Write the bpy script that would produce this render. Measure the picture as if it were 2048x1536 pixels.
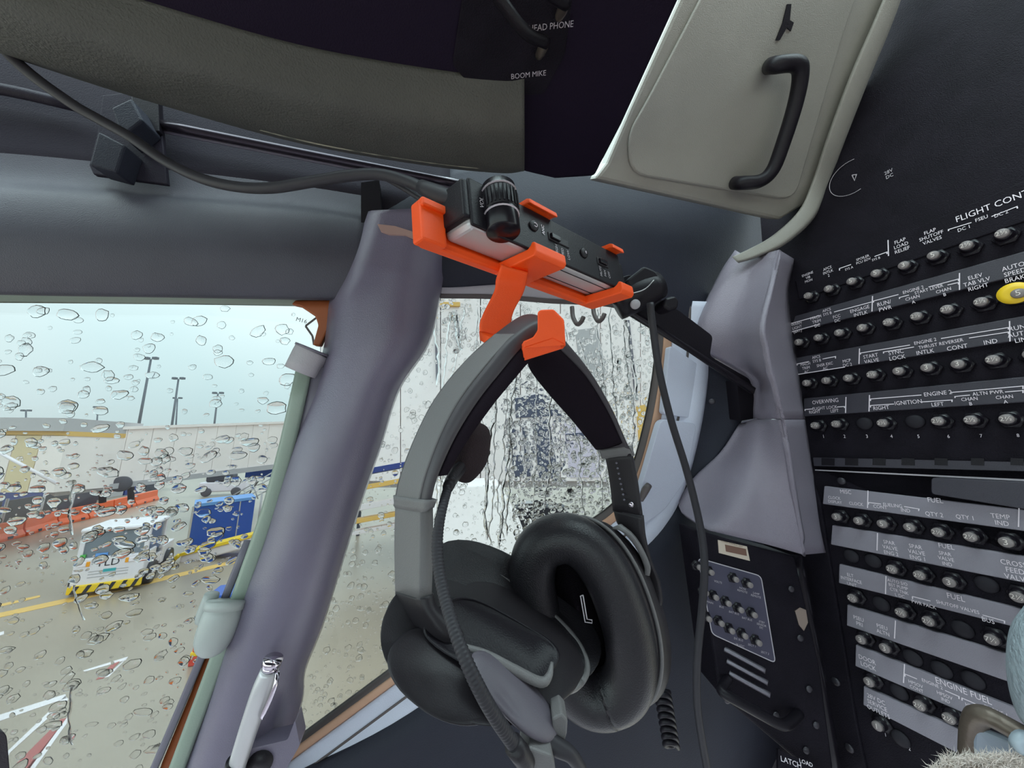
import bpy, bmesh, math, random
from mathutils import Vector, Matrix
for o in list(bpy.data.objects): bpy.data.objects.remove(o)
S = bpy.context.scene
COL = S.collection
# ---------------------------------------------------------------- camera, sky, exposure
F = 680.0; TH = math.atan(132.0/F); CAM = Vector((0, 0, 4.0))
cam = bpy.data.cameras.new('camera'); camo = bpy.data.objects.new('camera', cam); COL.objects.link(camo)
camo.location = CAM; camo.rotation_euler = (math.pi/2+TH, 0, 0)
cam.sensor_width = 36; cam.lens = 36*F/2048; cam.clip_start = 0.005; cam.clip_end = 2000
S.camera = camo
W = bpy.data.worlds.new('world'); S.world = W; W.use_nodes = True
nt = W.node_tree; bg = nt.nodes['Background']
tc = nt.nodes.new('ShaderNodeTexCoord'); nz = nt.nodes.new('ShaderNodeTexNoise'); cr = nt.nodes.new('ShaderNodeValToRGB')
nz.inputs['Scale'].default_value = 1.6; nz.inputs['Detail'].default_value = 4
nt.links.new(tc.outputs['Generated'], nz.inputs['Vector']); nt.links.new(nz.outputs['Fac'], cr.inputs['Fac'])
cr.color_ramp.elements[0].position = .3; cr.color_ramp.elements[0].color = (.60, .80, .83, 1)
cr.color_ramp.elements[1].position = .72; cr.color_ramp.elements[1].color = (.80, .91, .92, 1)
sx = nt.nodes.new('ShaderNodeSeparateXYZ'); nt.links.new(tc.outputs['Generated'], sx.inputs[0])
mr = nt.nodes.new('ShaderNodeMapRange'); mr.inputs['From Min'].default_value = 0; mr.inputs['From Max'].default_value = 1; mr.inputs['To Min'].default_value = .95; mr.inputs['To Max'].default_value = 2.85   # overcast sky: zenith brighter than horizon
nt.links.new(sx.outputs['Z'], mr.inputs['Value'])
vm = nt.nodes.new('ShaderNodeVectorMath'); vm.operation = 'SCALE'; nt.links.new(cr.outputs['Color'], vm.inputs[0]); nt.links.new(mr.outputs['Result'], vm.inputs['Scale'])
nt.links.new(vm.outputs['Vector'], bg.inputs['Color']); bg.inputs['Strength'].default_value = 1.0
S.view_settings.view_transform = 'Standard'; S.view_settings.look = 'None'
S.view_settings.gamma = 1; S.view_settings.use_curve_mapping = False
S.view_settings.exposure = 1.4
try:
    S.cycles.use_denoising = True; S.cycles.max_bounces = 8; S.cycles.transparent_max_bounces = 12
    S.cycles.caustics_refractive = True; S.cycles.sample_clamp_indirect = 6
except Exception: pass
RND = random.Random(7)
# ---------------------------------------------------------------- helpers
RT = Vector((1, 0, 0)); FW = Vector((0, math.cos(TH), math.sin(TH))); UP = Vector((0, -math.sin(TH), math.cos(TH)))
def ray(u, v): return RT*((u-1024)/F) + UP*((768-v)/F) + FW
def U(u, v, d): return CAM + ray(u, v)*d
def G(u, v, z=0.0):
    r = ray(u, v); return CAM + r*((z-CAM.z)/r.z)
class Plane:
    def __init__(s, o, ex, ey):
        s.o = o; s.ex = ex.normalized(); s.n = s.ex.cross(ey).normalized()
        if s.n.dot(CAM-o) < 0: s.n = -s.n
        s.ey = s.n.cross(s.ex).normalized()
    def at(s, u, v, k=0.0):
        r = ray(u, v); t = (s.o + s.n*k - CAM).dot(s.n)/r.dot(s.n); return CAM + r*t
def plane3(a, b, c): return Plane(a, b-a, c-a)
def depth(p): return (p-CAM).dot(FW)
def tag(o, label=None, cat=None, group=None, kind=None):
    if label: o['label'] = label
    if cat: o['category'] = cat
    if group: o['group'] = group
    if kind: o['kind'] = kind
    return o
def thing(name, loc, label, cat, group=None):
    o = bpy.data.objects.new(name, None); COL.objects.link(o); o.location = loc; o.empty_display_size = .02
    return tag(o, label, cat, group)
def struct(o): o['kind'] = 'structure'; return o
def wloc(p):
    m = Matrix.Translation(Vector((0, 0, 0)))
    while p: m = p.matrix_basis_w @ m if hasattr(p, 'matrix_basis_w') else m; p = p.parent
    return m
def put(o, parent):
    if parent is not None:
        o.parent = parent
        m = Matrix(); p = parent
        while p is not None:
            loc = p.matrix_basis.copy()
            m = loc @ m if p.parent is None else p.matrix_parent_inverse @ loc @ m
            p = p.parent
        o.matrix_parent_inverse = m.inverted()
def link(name, me, mat, parent=None, smooth=True, bevel=0, seg=2, sub=0, solid=0, mw=None):
    o = bpy.data.objects.new(name, me); COL.objects.link(o)
    if mat and not me.materials: me.materials.append(mat)
    if smooth:
        me.polygons.foreach_set('use_smooth', [True]*len(me.polygons))
    if mw is not None: o.matrix_basis = mw
    if solid:
        m = o.modifiers.new('solid', 'SOLIDIFY'); m.thickness = solid; m.offset = -1
    if bevel:
        m = o.modifiers.new('bevel', 'BEVEL'); m.width = bevel; m.segments = seg; m.limit_method = 'ANGLE'; m.angle_limit = math.radians(28)
        if smooth:
            try: m.harden_normals = True
            except Exception: pass
    if sub:
        m = o.modifiers.new('sub', 'SUBSURF'); m.levels = sub; m.render_levels = sub
    put(o, parent)
    return o
def mesh(name, vs, fs, fix=False):
    me = bpy.data.meshes.new(name); me.from_pydata([tuple(v) for v in vs], [], fs)
    if fix:
        bm = bmesh.new(); bm.from_mesh(me); bmesh.ops.recalc_face_normals(bm, faces=bm.faces); bm.to_mesh(me); bm.free()
    me.update(); return me
def cat(p, n):  # Catmull-Rom through points
    if len(p) < 3 or n < 2:
        if n < 2: return [Vector(q) for q in p]
        out = []
        for i in range(len(p)-1):
            for j in range(n): out.append(Vector(p[i]).lerp(Vector(p[i+1]), j/n))
        return out+[Vector(p[-1])]
    p = [Vector(q) for q in p]; q = [p[0]*2-p[1]]+p+[p[-1]*2-p[-2]]; out = []
    for i in range(1, len(q)-2):
        a, b, c, d = q[i-1:i+3]
        for j in range(n):
            t = j/n; out.append(.5*((2*b)+(c-a)*t+(2*a-5*b+4*c-d)*t*t+(3*b-a-3*c+d)*t**3))
    return out+[p[-1]]
def sheet(name, rows, mat, plane=None, parent=None, n=6, thick=.012, bevel=0):
    R = []
    for r in rows: R.append(cat([plane.at(*q) if plane else U(*q) for q in r], n))
    cols = [cat([r[i] for r in R], n) for i in range(len(R[0]))]
    nr = len(cols[0]); nc = len(cols); vs = [p for c in cols for p in c]
    fs = [(i*nr+j, (i+1)*nr+j, (i+1)*nr+j+1, i*nr+j+1) for i in range(nc-1) for j in range(nr-1)]
    a, b, c = vs[fs[0][0]], vs[fs[0][1]], vs[fs[0][2]]
    mid = fs[len(fs)//2]; a, b, c = (vs[k] for k in mid[:3])
    if (b-a).cross(c-b).dot(CAM-a) < 0: fs = [tuple(reversed(f)) for f in fs]
    return link(name, mesh(name, vs, fs), mat, parent, solid=thick, bevel=bevel)
def loft(name, st, mat, parent=None, n=6, closed=True, caps=True, corner=0, smooth=True, bevel=0):
    if corner:
        new = []
        for s in st:
            m = len(s); ring = []
            for i in range(m):
                p, a, b = s[i], s[i-1], s[(i+1) % m]
                ring += [p.lerp(a, corner), p.lerp(p.lerp(a, corner).lerp(p.lerp(b, corner), .5), .6), p.lerp(b, corner)]
            new.append(ring)
        st = new
    k = len(st[0]); rails = [cat([s[i] for s in st], n) for i in range(k)]; m = len(rails[0])
    vs = [rails[i][j] for j in range(m) for i in range(k)]
    fs = [(j*k+i, j*k+(i+1) % k, (j+1)*k+(i+1) % k, (j+1)*k+i) for j in range(m-1) for i in range(k if closed else k-1)]
    if caps and closed: fs += [tuple(range(k-1, -1, -1)), tuple((m-1)*k+i for i in range(k))]
    return link(name, mesh(name, vs, fs, True), mat, parent, smooth=smooth, bevel=bevel)
def tube_mesh(name, pts, r, seg=12, n=6, rib=0, ribn=0):
    P = cat(pts, n); m = len(P)
    if isinstance(r, (list, tuple)):
        rr = [x[0] for x in cat([Vector((a, 0, 0)) for a in r], n)]
    else: rr = [r]*m
    if ribn:
        P2 = []; r2 = []; tot = sum((P[i+1]-P[i]).length for i in range(m-1)); k = int(ribn*4)
        acc = 0; i = 0; L = [0]
        for q in range(m-1): L.append(L[-1]+(P[q+1]-P[q]).length)
        for q in range(k+1):
            t = tot*q/k
            while i < m-2 and L[i+1] < t: i += 1
            f = (t-L[i])/max(1e-9, L[i+1]-L[i]); P2.append(P[i].lerp(P[i+1], f))
            r2.append((rr[i]*(1-f)+rr[i+1]*f)*(1+(0, rib, rib, 0)[q % 4]))
        P, rr, m = P2, r2, len(P2)
    vs = []; nrm = None
    for i in range(m):
        t = (P[min(i+1, m-1)]-P[max(i-1, 0)]).normalized()
        if nrm is None: nrm = t.orthogonal().normalized()
        nrm = (nrm-t*nrm.dot(t)).normalized(); b = t.cross(nrm)
        vs += [P[i]+(nrm*math.cos(2*math.pi*a/seg)+b*math.sin(2*math.pi*a/seg))*rr[i] for a in range(seg)]
    fs = [(j*seg+i, j*seg+(i+1) % seg, (j+1)*seg+(i+1) % seg, (j+1)*seg+i) for j in range(m-1) for i in range(seg)]
    fs += [tuple(range(seg-1, -1, -1)), tuple((m-1)*seg+i for i in range(seg))]
    return mesh(name, vs, fs)
def tube(name, pts, r, mat, parent=None, seg=12, n=6, rib=0, ribn=0):
    return link(name, tube_mesh(name, pts, r, seg, n, rib, ribn), mat, parent)
def roundpoly(p, r, n=4):
    out = []; m = len(p); p = [Vector((q[0], q[1])) for q in p]
    for i in range(m):
        a, b, c = p[i-1], p[i], p[(i+1) % m]
        la, lc = (a-b).length, (c-b).length
        s = b+(a-b)*min(.45, r/la); e = b+(c-b)*min(.45, r/lc)
        for j in range(n+1):
            t = j/n; out.append(tuple(s*(1-t)**2+b*2*t*(1-t)+e*t*t))
    return out
def prism(name, front, vec, mat, parent=None, bevel=0, smooth=False, seg=2):
    k = len(front); vs = list(front)+[p+vec for p in front]
    fs = [tuple(range(k)), tuple(range(2*k-1, k-1, -1))]+[(i, i+k, (i+1) % k+k, (i+1) % k) for i in range(k)]
    return link(name, mesh(name, vs, fs, True), mat, parent, smooth=smooth, bevel=bevel, seg=seg)
def slab(name, poly, plane, mat, parent=None, k=0.0, thick=.003, bevel=0, rnd=0, smooth=False):
    if rnd: poly = roundpoly(poly, rnd)
    return prism(name, [plane.at(p[0], p[1], k) for p in poly], -plane.n*thick, mat, parent, bevel, smooth)
def boxv(name, O, L, H, T, mat, parent=None, bevel=0, smooth=False, seg=2):
    vs = [O+L*a+H*b+T*c for a in (0, 1) for b in (0, 1) for c in (0, 1)]
    fs = [(0, 1, 3, 2), (4, 6, 7, 5), (0, 4, 5, 1), (2, 3, 7, 6), (0, 2, 6, 4), (1, 5, 7, 3)]
    return link(name, mesh(name, vs, fs, True), mat, parent, smooth=smooth, bevel=bevel, seg=seg)
def basis(o, ex, ey, n):
    m = Matrix.Identity(4)
    for i in range(3): m[i][0] = ex[i]; m[i][1] = ey[i]; m[i][2] = n[i]; m[i][3] = o[i]
    return m
def text_mesh(s, size, ext=0.0):
    cu = bpy.data.curves.new('t', 'FONT'); cu.body = s; cu.size = size; cu.align_x = 'CENTER'; cu.align_y = 'CENTER'
    cu.resolution_u = 2; cu.extrude = ext; cu.space_line = .98
    o = bpy.data.objects.new('t', cu); me = bpy.data.meshes.new_from_object(o)
    bpy.data.objects.remove(o); bpy.data.curves.remove(cu); return me
def text(s, u, v, h, plane, mat, parent, k=.0006, ex=None, ey=None, name='lettering', wide=None):
    wide = wide or (.74 if plane is PP else 1.0)
    p = plane.at(u, v, k); size = h*depth(p)/F/.69
    ex = ex or plane.ex; ey = ey or plane.ey
    return link(name, text_mesh(s, size), mat, parent, smooth=False, mw=basis(p, ex*wide, ey, plane.n))
def lines(name, plines, w, plane, mat, parent, k=.0006):
    for pts in plines:
        P = [plane.at(a[0], a[1], k) for a in pts]; m = len(P); vs = []
        for i in range(m):
            d0 = (P[i]-P[i-1]).normalized() if i else (P[1]-P[0]).normalized(); d1 = (P[i+1]-P[i]).normalized() if i < m-1 else d0
            s = (d0+d1).normalized().cross(plane.n)*(w*depth(P[i])/F/2)/max(.6, (d0+d1).length/2)
            vs += [P[i]-s, P[i]+s]
        link(name, mesh(name, vs, [(2*i, 2*i+2, 2*i+3, 2*i+1) for i in range(m-1)]), mat, parent, smooth=False)
def lathe_mesh(name, prof, seg=20, rib=None):
    vs = []; m = len(prof)
    for (r, z) in prof:
        for a in range(seg): vs.append((r*math.cos(2*math.pi*a/seg), r*math.sin(2*math.pi*a/seg), z))
    fs = [(j*seg+i, j*seg+(i+1) % seg, (j+1)*seg+(i+1) % seg, (j+1)*seg+i) for j in range(m-1) for i in range(seg)]
    fs += [tuple(range(seg-1, -1, -1)), tuple((m-1)*seg+i for i in range(seg))]
    return mesh(name, vs, fs, True)
def frame_of(n):
    ex = n.orthogonal().normalized(); return ex, n.cross(ex)
# ---------------------------------------------------------------- materials
TINT = (1.03, .925, 1.0)      # pulls green out of base colours to offset the sky's cyan cast
def M(name, col, rough=.5, bump=0, scale=300, metal=0, var=.0, spec=.5, vscale=6, coat=0, col2=None):
    m = bpy.data.materials.new(name); m.use_nodes = True; t = m.node_tree; b = t.nodes['Principled BSDF']
    col = tuple(min(1, c*k) for c, k in zip(col, TINT))
    b.inputs['Base Color'].default_value = (*col, 1); b.inputs['Roughness'].default_value = rough; b.inputs['Metallic'].default_value = metal
    b.inputs['Specular IOR Level'].default_value = spec; b.inputs['Coat Weight'].default_value = coat
    if bump or var or col2:
        c = t.nodes.new('ShaderNodeTexCoord')
    if bump:
        n = t.nodes.new('ShaderNodeTexNoise'); n.inputs['Scale'].default_value = scale; n.inputs['Detail'].default_value = 2
        bp = t.nodes.new('ShaderNodeBump'); bp.inputs['Strength'].default_value = bump; bp.inputs['Distance'].default_value = .001
        t.links.new(c.outputs['Object'], n.inputs['Vector']); t.links.new(n.outputs['Fac'], bp.inputs['Height']); t.links.new(bp.outputs['Normal'], b.inputs['Normal'])
    if var or col2:
        n2 = t.nodes.new('ShaderNodeTexNoise'); n2.inputs['Scale'].default_value = vscale; n2.inputs['Detail'].default_value = 5
        r = t.nodes.new('ShaderNodeValToRGB'); lo = [x*(1-var) for x in col] if not col2 else col2; hi = [min(1, x*(1+var)) for x in col]
        r.color_ramp.elements[0].position = .35; r.color_ramp.elements[1].position = .65
        r.color_ramp.elements[0].color = (*lo, 1); r.color_ramp.elements[1].color = (*hi, 1)
        t.links.new(c.outputs['Object'], n2.inputs['Vector']); t.links.new(n2.outputs['Fac'], r.inputs['Fac']); t.links.new(r.outputs['Color'], b.inputs['Base Color'])
    return m
m_pillar = M('pillar plastic', (.155, .152, .195), .26, .35, 900, var=.08, vscale=9, spec=.65)
m_header = M('header plastic', (.058, .062, .076), .5, .5, 900, var=.10, vscale=9)
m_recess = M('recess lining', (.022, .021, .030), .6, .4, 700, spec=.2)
m_lip = M('padded overhead leatherette', (.068, .074, .058), .6, 1.0, 500, var=.12, vscale=14)
m_worn = M('worn pale edge', (.42, .44, .30), .7, .8, 300, col2=(.10, .11, .09), vscale=45)
m_ceil = M('dark overhead lining', (.011, .007, .017), .6, .4, 700, spec=.12)
m_door = M('grey green painted door', (.275, .29, .235), .5, .5, 900, var=.06, vscale=10)
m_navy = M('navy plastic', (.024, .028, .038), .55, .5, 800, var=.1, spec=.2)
m_sill = M('blue grey sill', (.58, .66, .72), .42, .4, 900, var=.05)
m_tan = M('tan gasket', (.55, .36, .22), .6)
m_gask = M('dark gasket', (.10, .09, .08), .5)
m_sage = M('sage green paint', (.27, .37, .28), .35, .2, 500)
m_reveal = M('pale grey reveal', (.42, .44, .43), .5, .3, 600)
m_strip = M('grey channel', (.16, .165, .19), .45)
m_rust = M('rust brown sealant', (.36, .10, .02), .5)
m_black = M('black plastic', (.010, .009, .012), .42, .2, 900, spec=.25)
m_blackg = M('glossy black', (.009, .008, .011), .25, spec=.35)
m_rubber = M('cable rubber', (.030, .031, .034), .5, spec=.3)
m_silver = M('brushed silver', (.60, .66, .62), .4, .15, 1500, metal=.5)
m_chrome = M('chrome', (.7, .72, .74), .15, metal=1)
m_orange = M('orange printed plastic', (1.0, .10, .003), .5, .25, 1800)
m_white = M('white print', (.85, .85, .84), .5)
m_dim = M('grey print', (.48, .48, .48), .5)
m_panel = M('black panel paint', (.012, .011, .015), .55, .8, 900, var=.15, vscale=30, spec=.08)
m_strip_hi = M('grey label strip', (.26, .265, .285), .5, .4, 1200)
m_strip_lo = M('dark label strip', (.04, .04, .05), .45, .4, 1200)
m_btn = M('breaker button face', (.22, .21, .19), .5)
m_num = M('breaker number', (.72, .72, .62), .5)
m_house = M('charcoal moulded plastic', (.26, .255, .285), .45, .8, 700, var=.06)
m_hs = M('headset dark plastic', (.020, .019, .021), .42, .12, 1500, spec=.3)
m_hs2 = M('headset grey plastic', (.145, .155, .145), .5, .25, 1200)
m_pad = M('headset suede pad', (.012, .009, .013), .9, .4, 1200, spec=.1)
m_leather = M('cushion leather', (.015, .015, .017), .36, .35, 1100, spec=.4)
m_foam = M('mic foam', (.03, .02, .022), .95, 1.0, 1100)
m_teal = M('pale teal leather', (.40, .53, .53), .5, 2.5, 220)
m_olive = M('olive painted metal', (.17, .15, .11), .4, .3, 300, metal=.3)
m_wool = M('cream sheepskin', (.90, .90, .76), .9)
m_brass = M('worn connector metal', (.45, .42, .32), .3, metal=.9)
m_yellow = M('yellow plastic', (.85, .62, .02), .45)
m_paper = M('cream placard', (.55, .5, .38), .6)
m_brown = M('brown placard print', (.16, .09, .06), .6)
def glass_pane():
    m = bpy.data.materials.new('window glass'); m.use_nodes = True; t = m.node_tree; t.nodes.clear()
    o = t.nodes.new('ShaderNodeOutputMaterial'); mx = t.nodes.new('ShaderNodeMixShader'); tr = t.nodes.new('ShaderNodeBsdfTransparent'); g = t.nodes.new('ShaderNodeBsdfGlossy')
    fr = t.nodes.new('ShaderNodeFresnel'); fr.inputs['IOR'].default_value = 1.3; g.inputs['Roughness'].default_value = .02
    tr.inputs['Color'].default_value = (.535, .55, .55, 1)   # added darkening, keeps the outside from clipping at the raised exposure
    t.links.new(fr.outputs['Fac'], mx.inputs['Fac']); t.links.new(tr.outputs[0], mx.inputs[1]); t.links.new(g.outputs[0], mx.inputs[2]); t.links.new(mx.outputs[0], o.inputs['Surface'])
    return m
m_glass = glass_pane()
def water():
    m = bpy.data.materials.new('rain water'); m.use_nodes = True; t = m.node_tree; b = t.nodes['Principled BSDF']
    b.inputs['Base Color'].default_value = (1, 1, 1, 1); b.inputs['Roughness'].default_value = 0; b.inputs['IOR'].default_value = 1.33; b.inputs['Transmission Weight'].default_value = 1
    return m
m_water = water()
# ---------------------------------------------------------------- reference planes
WP = Plane(U(750, 900, .5), Vector((.97, .24, 0)), Vector((0, -.13, .99)))        # window wall
_d = ray(715, 890); _e1 = -Vector((_d.x, _d.y, 0)).normalized()
PP = Plane(U(1637, 850, .54), _e1, Vector((0, 0, 1)))                               # breaker panel
CP = plane3(U(1190, 355, .50), U(300, 190, .35), U(800, -50, .29))                  # overhead
DP = plane3(U(1190, 355, .50), U(1560, 430, .575), U(1570, 0, .44))                 # stowage door
# ================================================================ SETTING: airport ground
m_apron = M('wet concrete', (.34, .30, .215), .28, .25, 30, var=.10, vscale=.35, spec=.6)
ap = struct(link('floor_apron', mesh('apron', [(-150, -30, 0), (150, -30, 0), (150, 220, 0), (-150, 220, 0)], [(0, 1, 2, 3)]), m_apron))
m_mwhite = M('white line paint', (.8, .8, .76), .4); m_mred = M('red line paint', (.42, .12, .10), .4); m_myel = M('yellow line paint', (.75, .50, .12), .4)
def mark(pts, mat, nm):
    P = [G(u, v, .006) for u, v in pts]
    prism(nm, P, Vector((0, 0, -.005)), mat, ap)
mark([(-60, 1448), (131, 1388), (133, 1396), (-60, 1462)], m_mwhite, 'painted_line')
mark([(131, 1391), (137, 1399), (20, 1505), (5, 1536), (-20, 1536)], m_mwhite, 'painted_line')
mark([(122, 1438), (133, 1436), (60, 1536), (24, 1536)], m_mred, 'painted_line')
mark([(135, 1434), (134, 1446), (70, 1536), (54, 1536)], m_mwhite, 'painted_line')
mark([(166, 1341), (256, 1313), (252, 1320), (170, 1343)], m_mwhite, 'painted_line')
mark([(256, 1314), (246, 1322), (218, 1353), (209, 1355)], m_mwhite, 'painted_line')
mark([(224, 1328), (240, 1322), (207, 1356), (192, 1359)], m_mred, 'painted_line')
mark([(-80, 1243), (140, 1195), (305, 1158), (470, 1120), (470, 1126), (305, 1166), (140, 1204), (-80, 1252)], m_myel, 'painted_line')
mark([(-60, 1222), (80, 1190), (80, 1194), (-60, 1228)], m_myel, 'painted_line')
mark([(-20, 1271), (8, 1262), (8, 1268), (-20, 1278)], m_mwhite, 'painted_line')
# ---------------------------------------------------------------- boarding bridge
m_bridge = M('cream bridge cladding', (.92, .90, .80), .5, var=.04, vscale=.6)
m_bgrey = M('grey roof metal', (.46, .48, .46), .5); m_bline = M('bridge seam', (.36, .36, .34), .6)
def quadv(a, b, h0, h1, name, mat, parent, th=.1, z0=None):
    pass
A0 = U(-160, 985, 13.8); A1 = U(112, 982, 14.8); A2 = U(640, 918, 24.5)
def wallbox(a, b, za, zb, ta, tb, th, name, mat, parent, bevel=0):
    d = (b-a); d.z = 0; s = Vector((-d.y, d.x, 0)).normalized()*th
    P = [Vector((a.x, a.y, za)), Vector((b.x, b.y, zb)), Vector((b.x, b.y, tb)), Vector((a.x, a.y, ta))]
    return prism(name, P, s, mat, parent, bevel)
zb1, zt1 = A1.z, U(112, 860, 14.8).z; zb2, zt2 = A2.z, U(640, 842, 24.5).z
br = thing('boarding_bridge', Vector((A1.x, A1.y, 0)), 'long cream boarding bridge running across behind the tow tractor', 'boarding bridge')
nseg = 13
for i in range(nseg):
    a = A1.lerp(A2, i/nseg); b = A1.lerp(A2, (i+.985)/nseg)
    f = lambda x, y, t: x+(y-x)*t
    wallbox(a, b, f(zb1, zb2, i/nseg), f(zb1, zb2, (i+1)/nseg), f(zt1, zt2, i/nseg), f(zt1, zt2, (i+1)/nseg), 2.6, 'cladding_panel', m_bridge, br)
wallbox(A1+(CAM-A1)*.004, A2+(CAM-A2)*.004, zb1-.22, zb2-.3, zb1+.02, zb2+.02, 2.7, 'lower_rail', m_bgrey, br)
wallbox(A1+(CAM-A1)*.004, A2+(CAM-A2)*.004, zt1-.04, zt2-.04, zt1+.1, zt2+.1, 2.7, 'roof_edge', m_bridge, br)
za0 = A0.z
c0 = br
B1 = U(108, 985, 14.0)
for i in range(5):
    a = A0.lerp(B1, i/5); b = A0.lerp(B1, (i+.97)/5)
    wallbox(a, b, a.z, b.z, a.z+2.35, b.z+2.35, 2.6, 'cladding_panel', m_bridge if i != 3 else M('yellowed panel', (.70, .62, .36), .5), c0)
wallbox(A0, B1, A0.z+2.3, B1.z+2.3, A0.z+2.5, B1.z+2.5, 2.8, 'yellow_rail', m_myel, c0)
wallbox(A0+Vector((0, -.2, 0)), B1+Vector((0, -.2, 0)), A0.z+2.5, B1.z+2.5, A0.z+3.05, B1.z+3.05, 3.2, 'roof', m_bgrey, c0)
tube('brace_pipe', [U(-20, 895, 13.4), U(115, 968, 13.6)], .06, M('white pipe', (.8, .8, .78), .4), c0, n=1)
legm = M('dark bridge leg', (.09, .09, .10), .6)
lg = br
tube('column', [U(205, 1005, 17), U(205, 960, 17)], .13, legm, lg, n=1); tube('column', [U(262, 1000, 18), U(262, 955, 18)], .13, legm, lg, n=1)
lm = lathe_mesh('wheel', [(.3, -.12), (.36, -.08), (.36, .08), (.3, .12)], 24)
link('wheel', lm, legm, lg, mw=basis(U(243, 968, 16.4), Vector((.8, .5, 0)).normalized(), Vector((0, 0, 1)), Vector((.5, -.8, 0)).normalized()))
# floodlight masts
m_mast = M('mast grey', (.12, .14, .16), .5)
for i, (u0, v0, u1, v1, d, lab) in enumerate([(268, 850, 302, 718, 70, 'tallest floodlight mast left of centre above the bridge roof'), (338, 848, 357, 758, 80, 'middle leaning floodlight mast above the bridge roof'), (424, 845, 436, 787, 90, 'short floodlight mast nearest the green window bar'), (352, 848, 355, 797, 110, 'thin short mast just right of the middle mast'), (193, 850, 196, 815, 110, 'small T shaped mast above the bridge roof left'), (60, 840, 52, 822, 100, 'stubby mast at far left above the bridge roof')]):
    p = U(u0, v0, d); q = U(u1, v1, d*1.0)
    g = Vector((p.x*.985, p.y, 0))
    t = thing('floodlight_mast', g, lab, 'light mast', 'floodlight masts beyond the bridge')
    tube('pole', [g, q], [.30, .17], m_mast, t, n=1, seg=8)
    for s in (-1, 1): boxv('lamp_head', q+Vector((s*.9-.45, -.3, -.1)), Vector((.9, 0, 0)), Vector((0, .6, 0)), Vector((0, 0, .5)), m_mast, t)
# ---------------------------------------------------------------- barriers, containers, boards
m_barr = M('orange barrier plastic', (.80, .13, .02), .45); m_navyb = M('navy box', (.02, .045, .22), .5); m_dk = M('dark fence mesh', (.05, .055, .07), .6); m_blue = M('blue container', (.015, .085, .40), .4); m_ltblue = M('light blue edge', (.14, .36, .72), .4)
bx = [(-90, 1108), (52, 1072), (118, 1052), (178, 1038), (230, 1024), (272, 1012), (318, 999)]
for i in range(6):
    a, b = G(*bx[i]), G(*bx[i+1]); b = a.lerp(b, .96); d = (b-a).normalized(); s = Vector((-d.y, d.x, 0))
    h = .78
    t = thing('water_barrier', a.lerp(b, .5), ['orange water filled barrier at the left edge of the side window', 'orange barrier second from the left edge', 'orange barrier above the cab roof left half', 'orange barrier above the cab roof right half', 'orange barrier second from the far end of its row', 'orange barrier at the far end of its row'][i], 'barrier', 'orange barriers in a row')
    prof = [(-.05, 0), (-.05, .12), (.08, .35), (.12, h), (.32, h), (.36, .35), (.5, .12), (.5, 0)]
    prism('barrier_body', [a+s*x+Vector((0, 0, z)) for x, z in prof], (b-a), m_barr, t, bevel=.02)
    for f in (.3, .7): boxv('fork_slot', a.lerp(b, f)+s*(-.06)+Vector((0, 0, .05)), d*.25, Vector((0, 0, .12)), s*.06, m_dk, t)
for i in range(4):
    a, b = G(*bx[i]), G(*bx[i+1]); d = (b-a).normalized(); s = Vector((-d.y, d.x, 0)); a += s*.85; b += s*.85
    t = thing('fence_panel', a, ['dark mesh fence panel at the left window edge', 'dark mesh fence panel second from left behind the barriers', 'dark mesh fence panel with tan cord behind the barriers', 'dark mesh fence panel farthest along the barriers'][i], 'fence', 'mesh fence behind the barriers')
    boxv('mesh', a+Vector((0, 0, .3)), (b-a)*.90, Vector((0, 0, 1.35)), s*.05, m_dk, t)
    tube('post', [a, a+Vector((0, 0, 1.75))], .05, m_bgrey, t, n=1, seg=8)
a, b = G(-90, 1062), G(115, 1016); d = (b-a); s = Vector((-d.y, d.x, 0)).normalized()
t = thing('storage_container', a, 'low blue storage container behind the fence at far left', 'container'); boxv('body', a+Vector((0, 0, .35)), d, Vector((0, 0, 1.5)), s*2.2, m_navyb, t, bevel=.03)
boxv('lid', a+Vector((0, 0, 1.85))-s*.05, d, Vector((0, 0, .08)), s*2.3, m_dk, t)
a, b = G(150, 1008), G(320, 978); d = (b-a); s = Vector((-d.y, d.x, 0)).normalized()
t = thing('equipment_rack', a, 'dark service equipment rack under the boarding bridge', 'rack')
for i in range(4): boxv('bay', a.lerp(b, i/4), d*.23, Vector((0, 0, 1.5+.3*(i % 2))), s*1.5, [m_dk, m_bgrey, m_navyb, m_dk][i], t, bevel=.03)
# blue cargo container on dolly
a, b = G(372, 1108), G(500, 1078); d = (b-a); s = Vector((a.x, a.y, 0)).normalized()
t = thing('cargo_container', a, 'bright blue cargo container standing next to the green window bar', 'container')
boxv('body', a+Vector((0, 0, .12)), d, Vector((0, 0, 1.62)), s*1.6, m_blue, t, bevel=.03)
boxv('top_edge', a+Vector((0, 0, 1.74))-s*.04, d, Vector((0, 0, .12)), s*1.68, m_ltblue, t)
boxv('edge_post', a-s*.03-d.normalized()*.06+Vector((0, 0, .1)), d.normalized()*.08, Vector((0, 0, 1.68)), s*.1, m_bgrey, t)
boxv('door_seam', a+d*.72-s*.02+Vector((0, 0, .1)), d.normalized()*.05, Vector((0, 0, 1.64)), s*.05, m_bgrey, t)
for f in (.05, .5): boxv('base_foot', a+d*f, d*.14, Vector((0, 0, .13)), s*1.4, m_dk, t)
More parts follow.
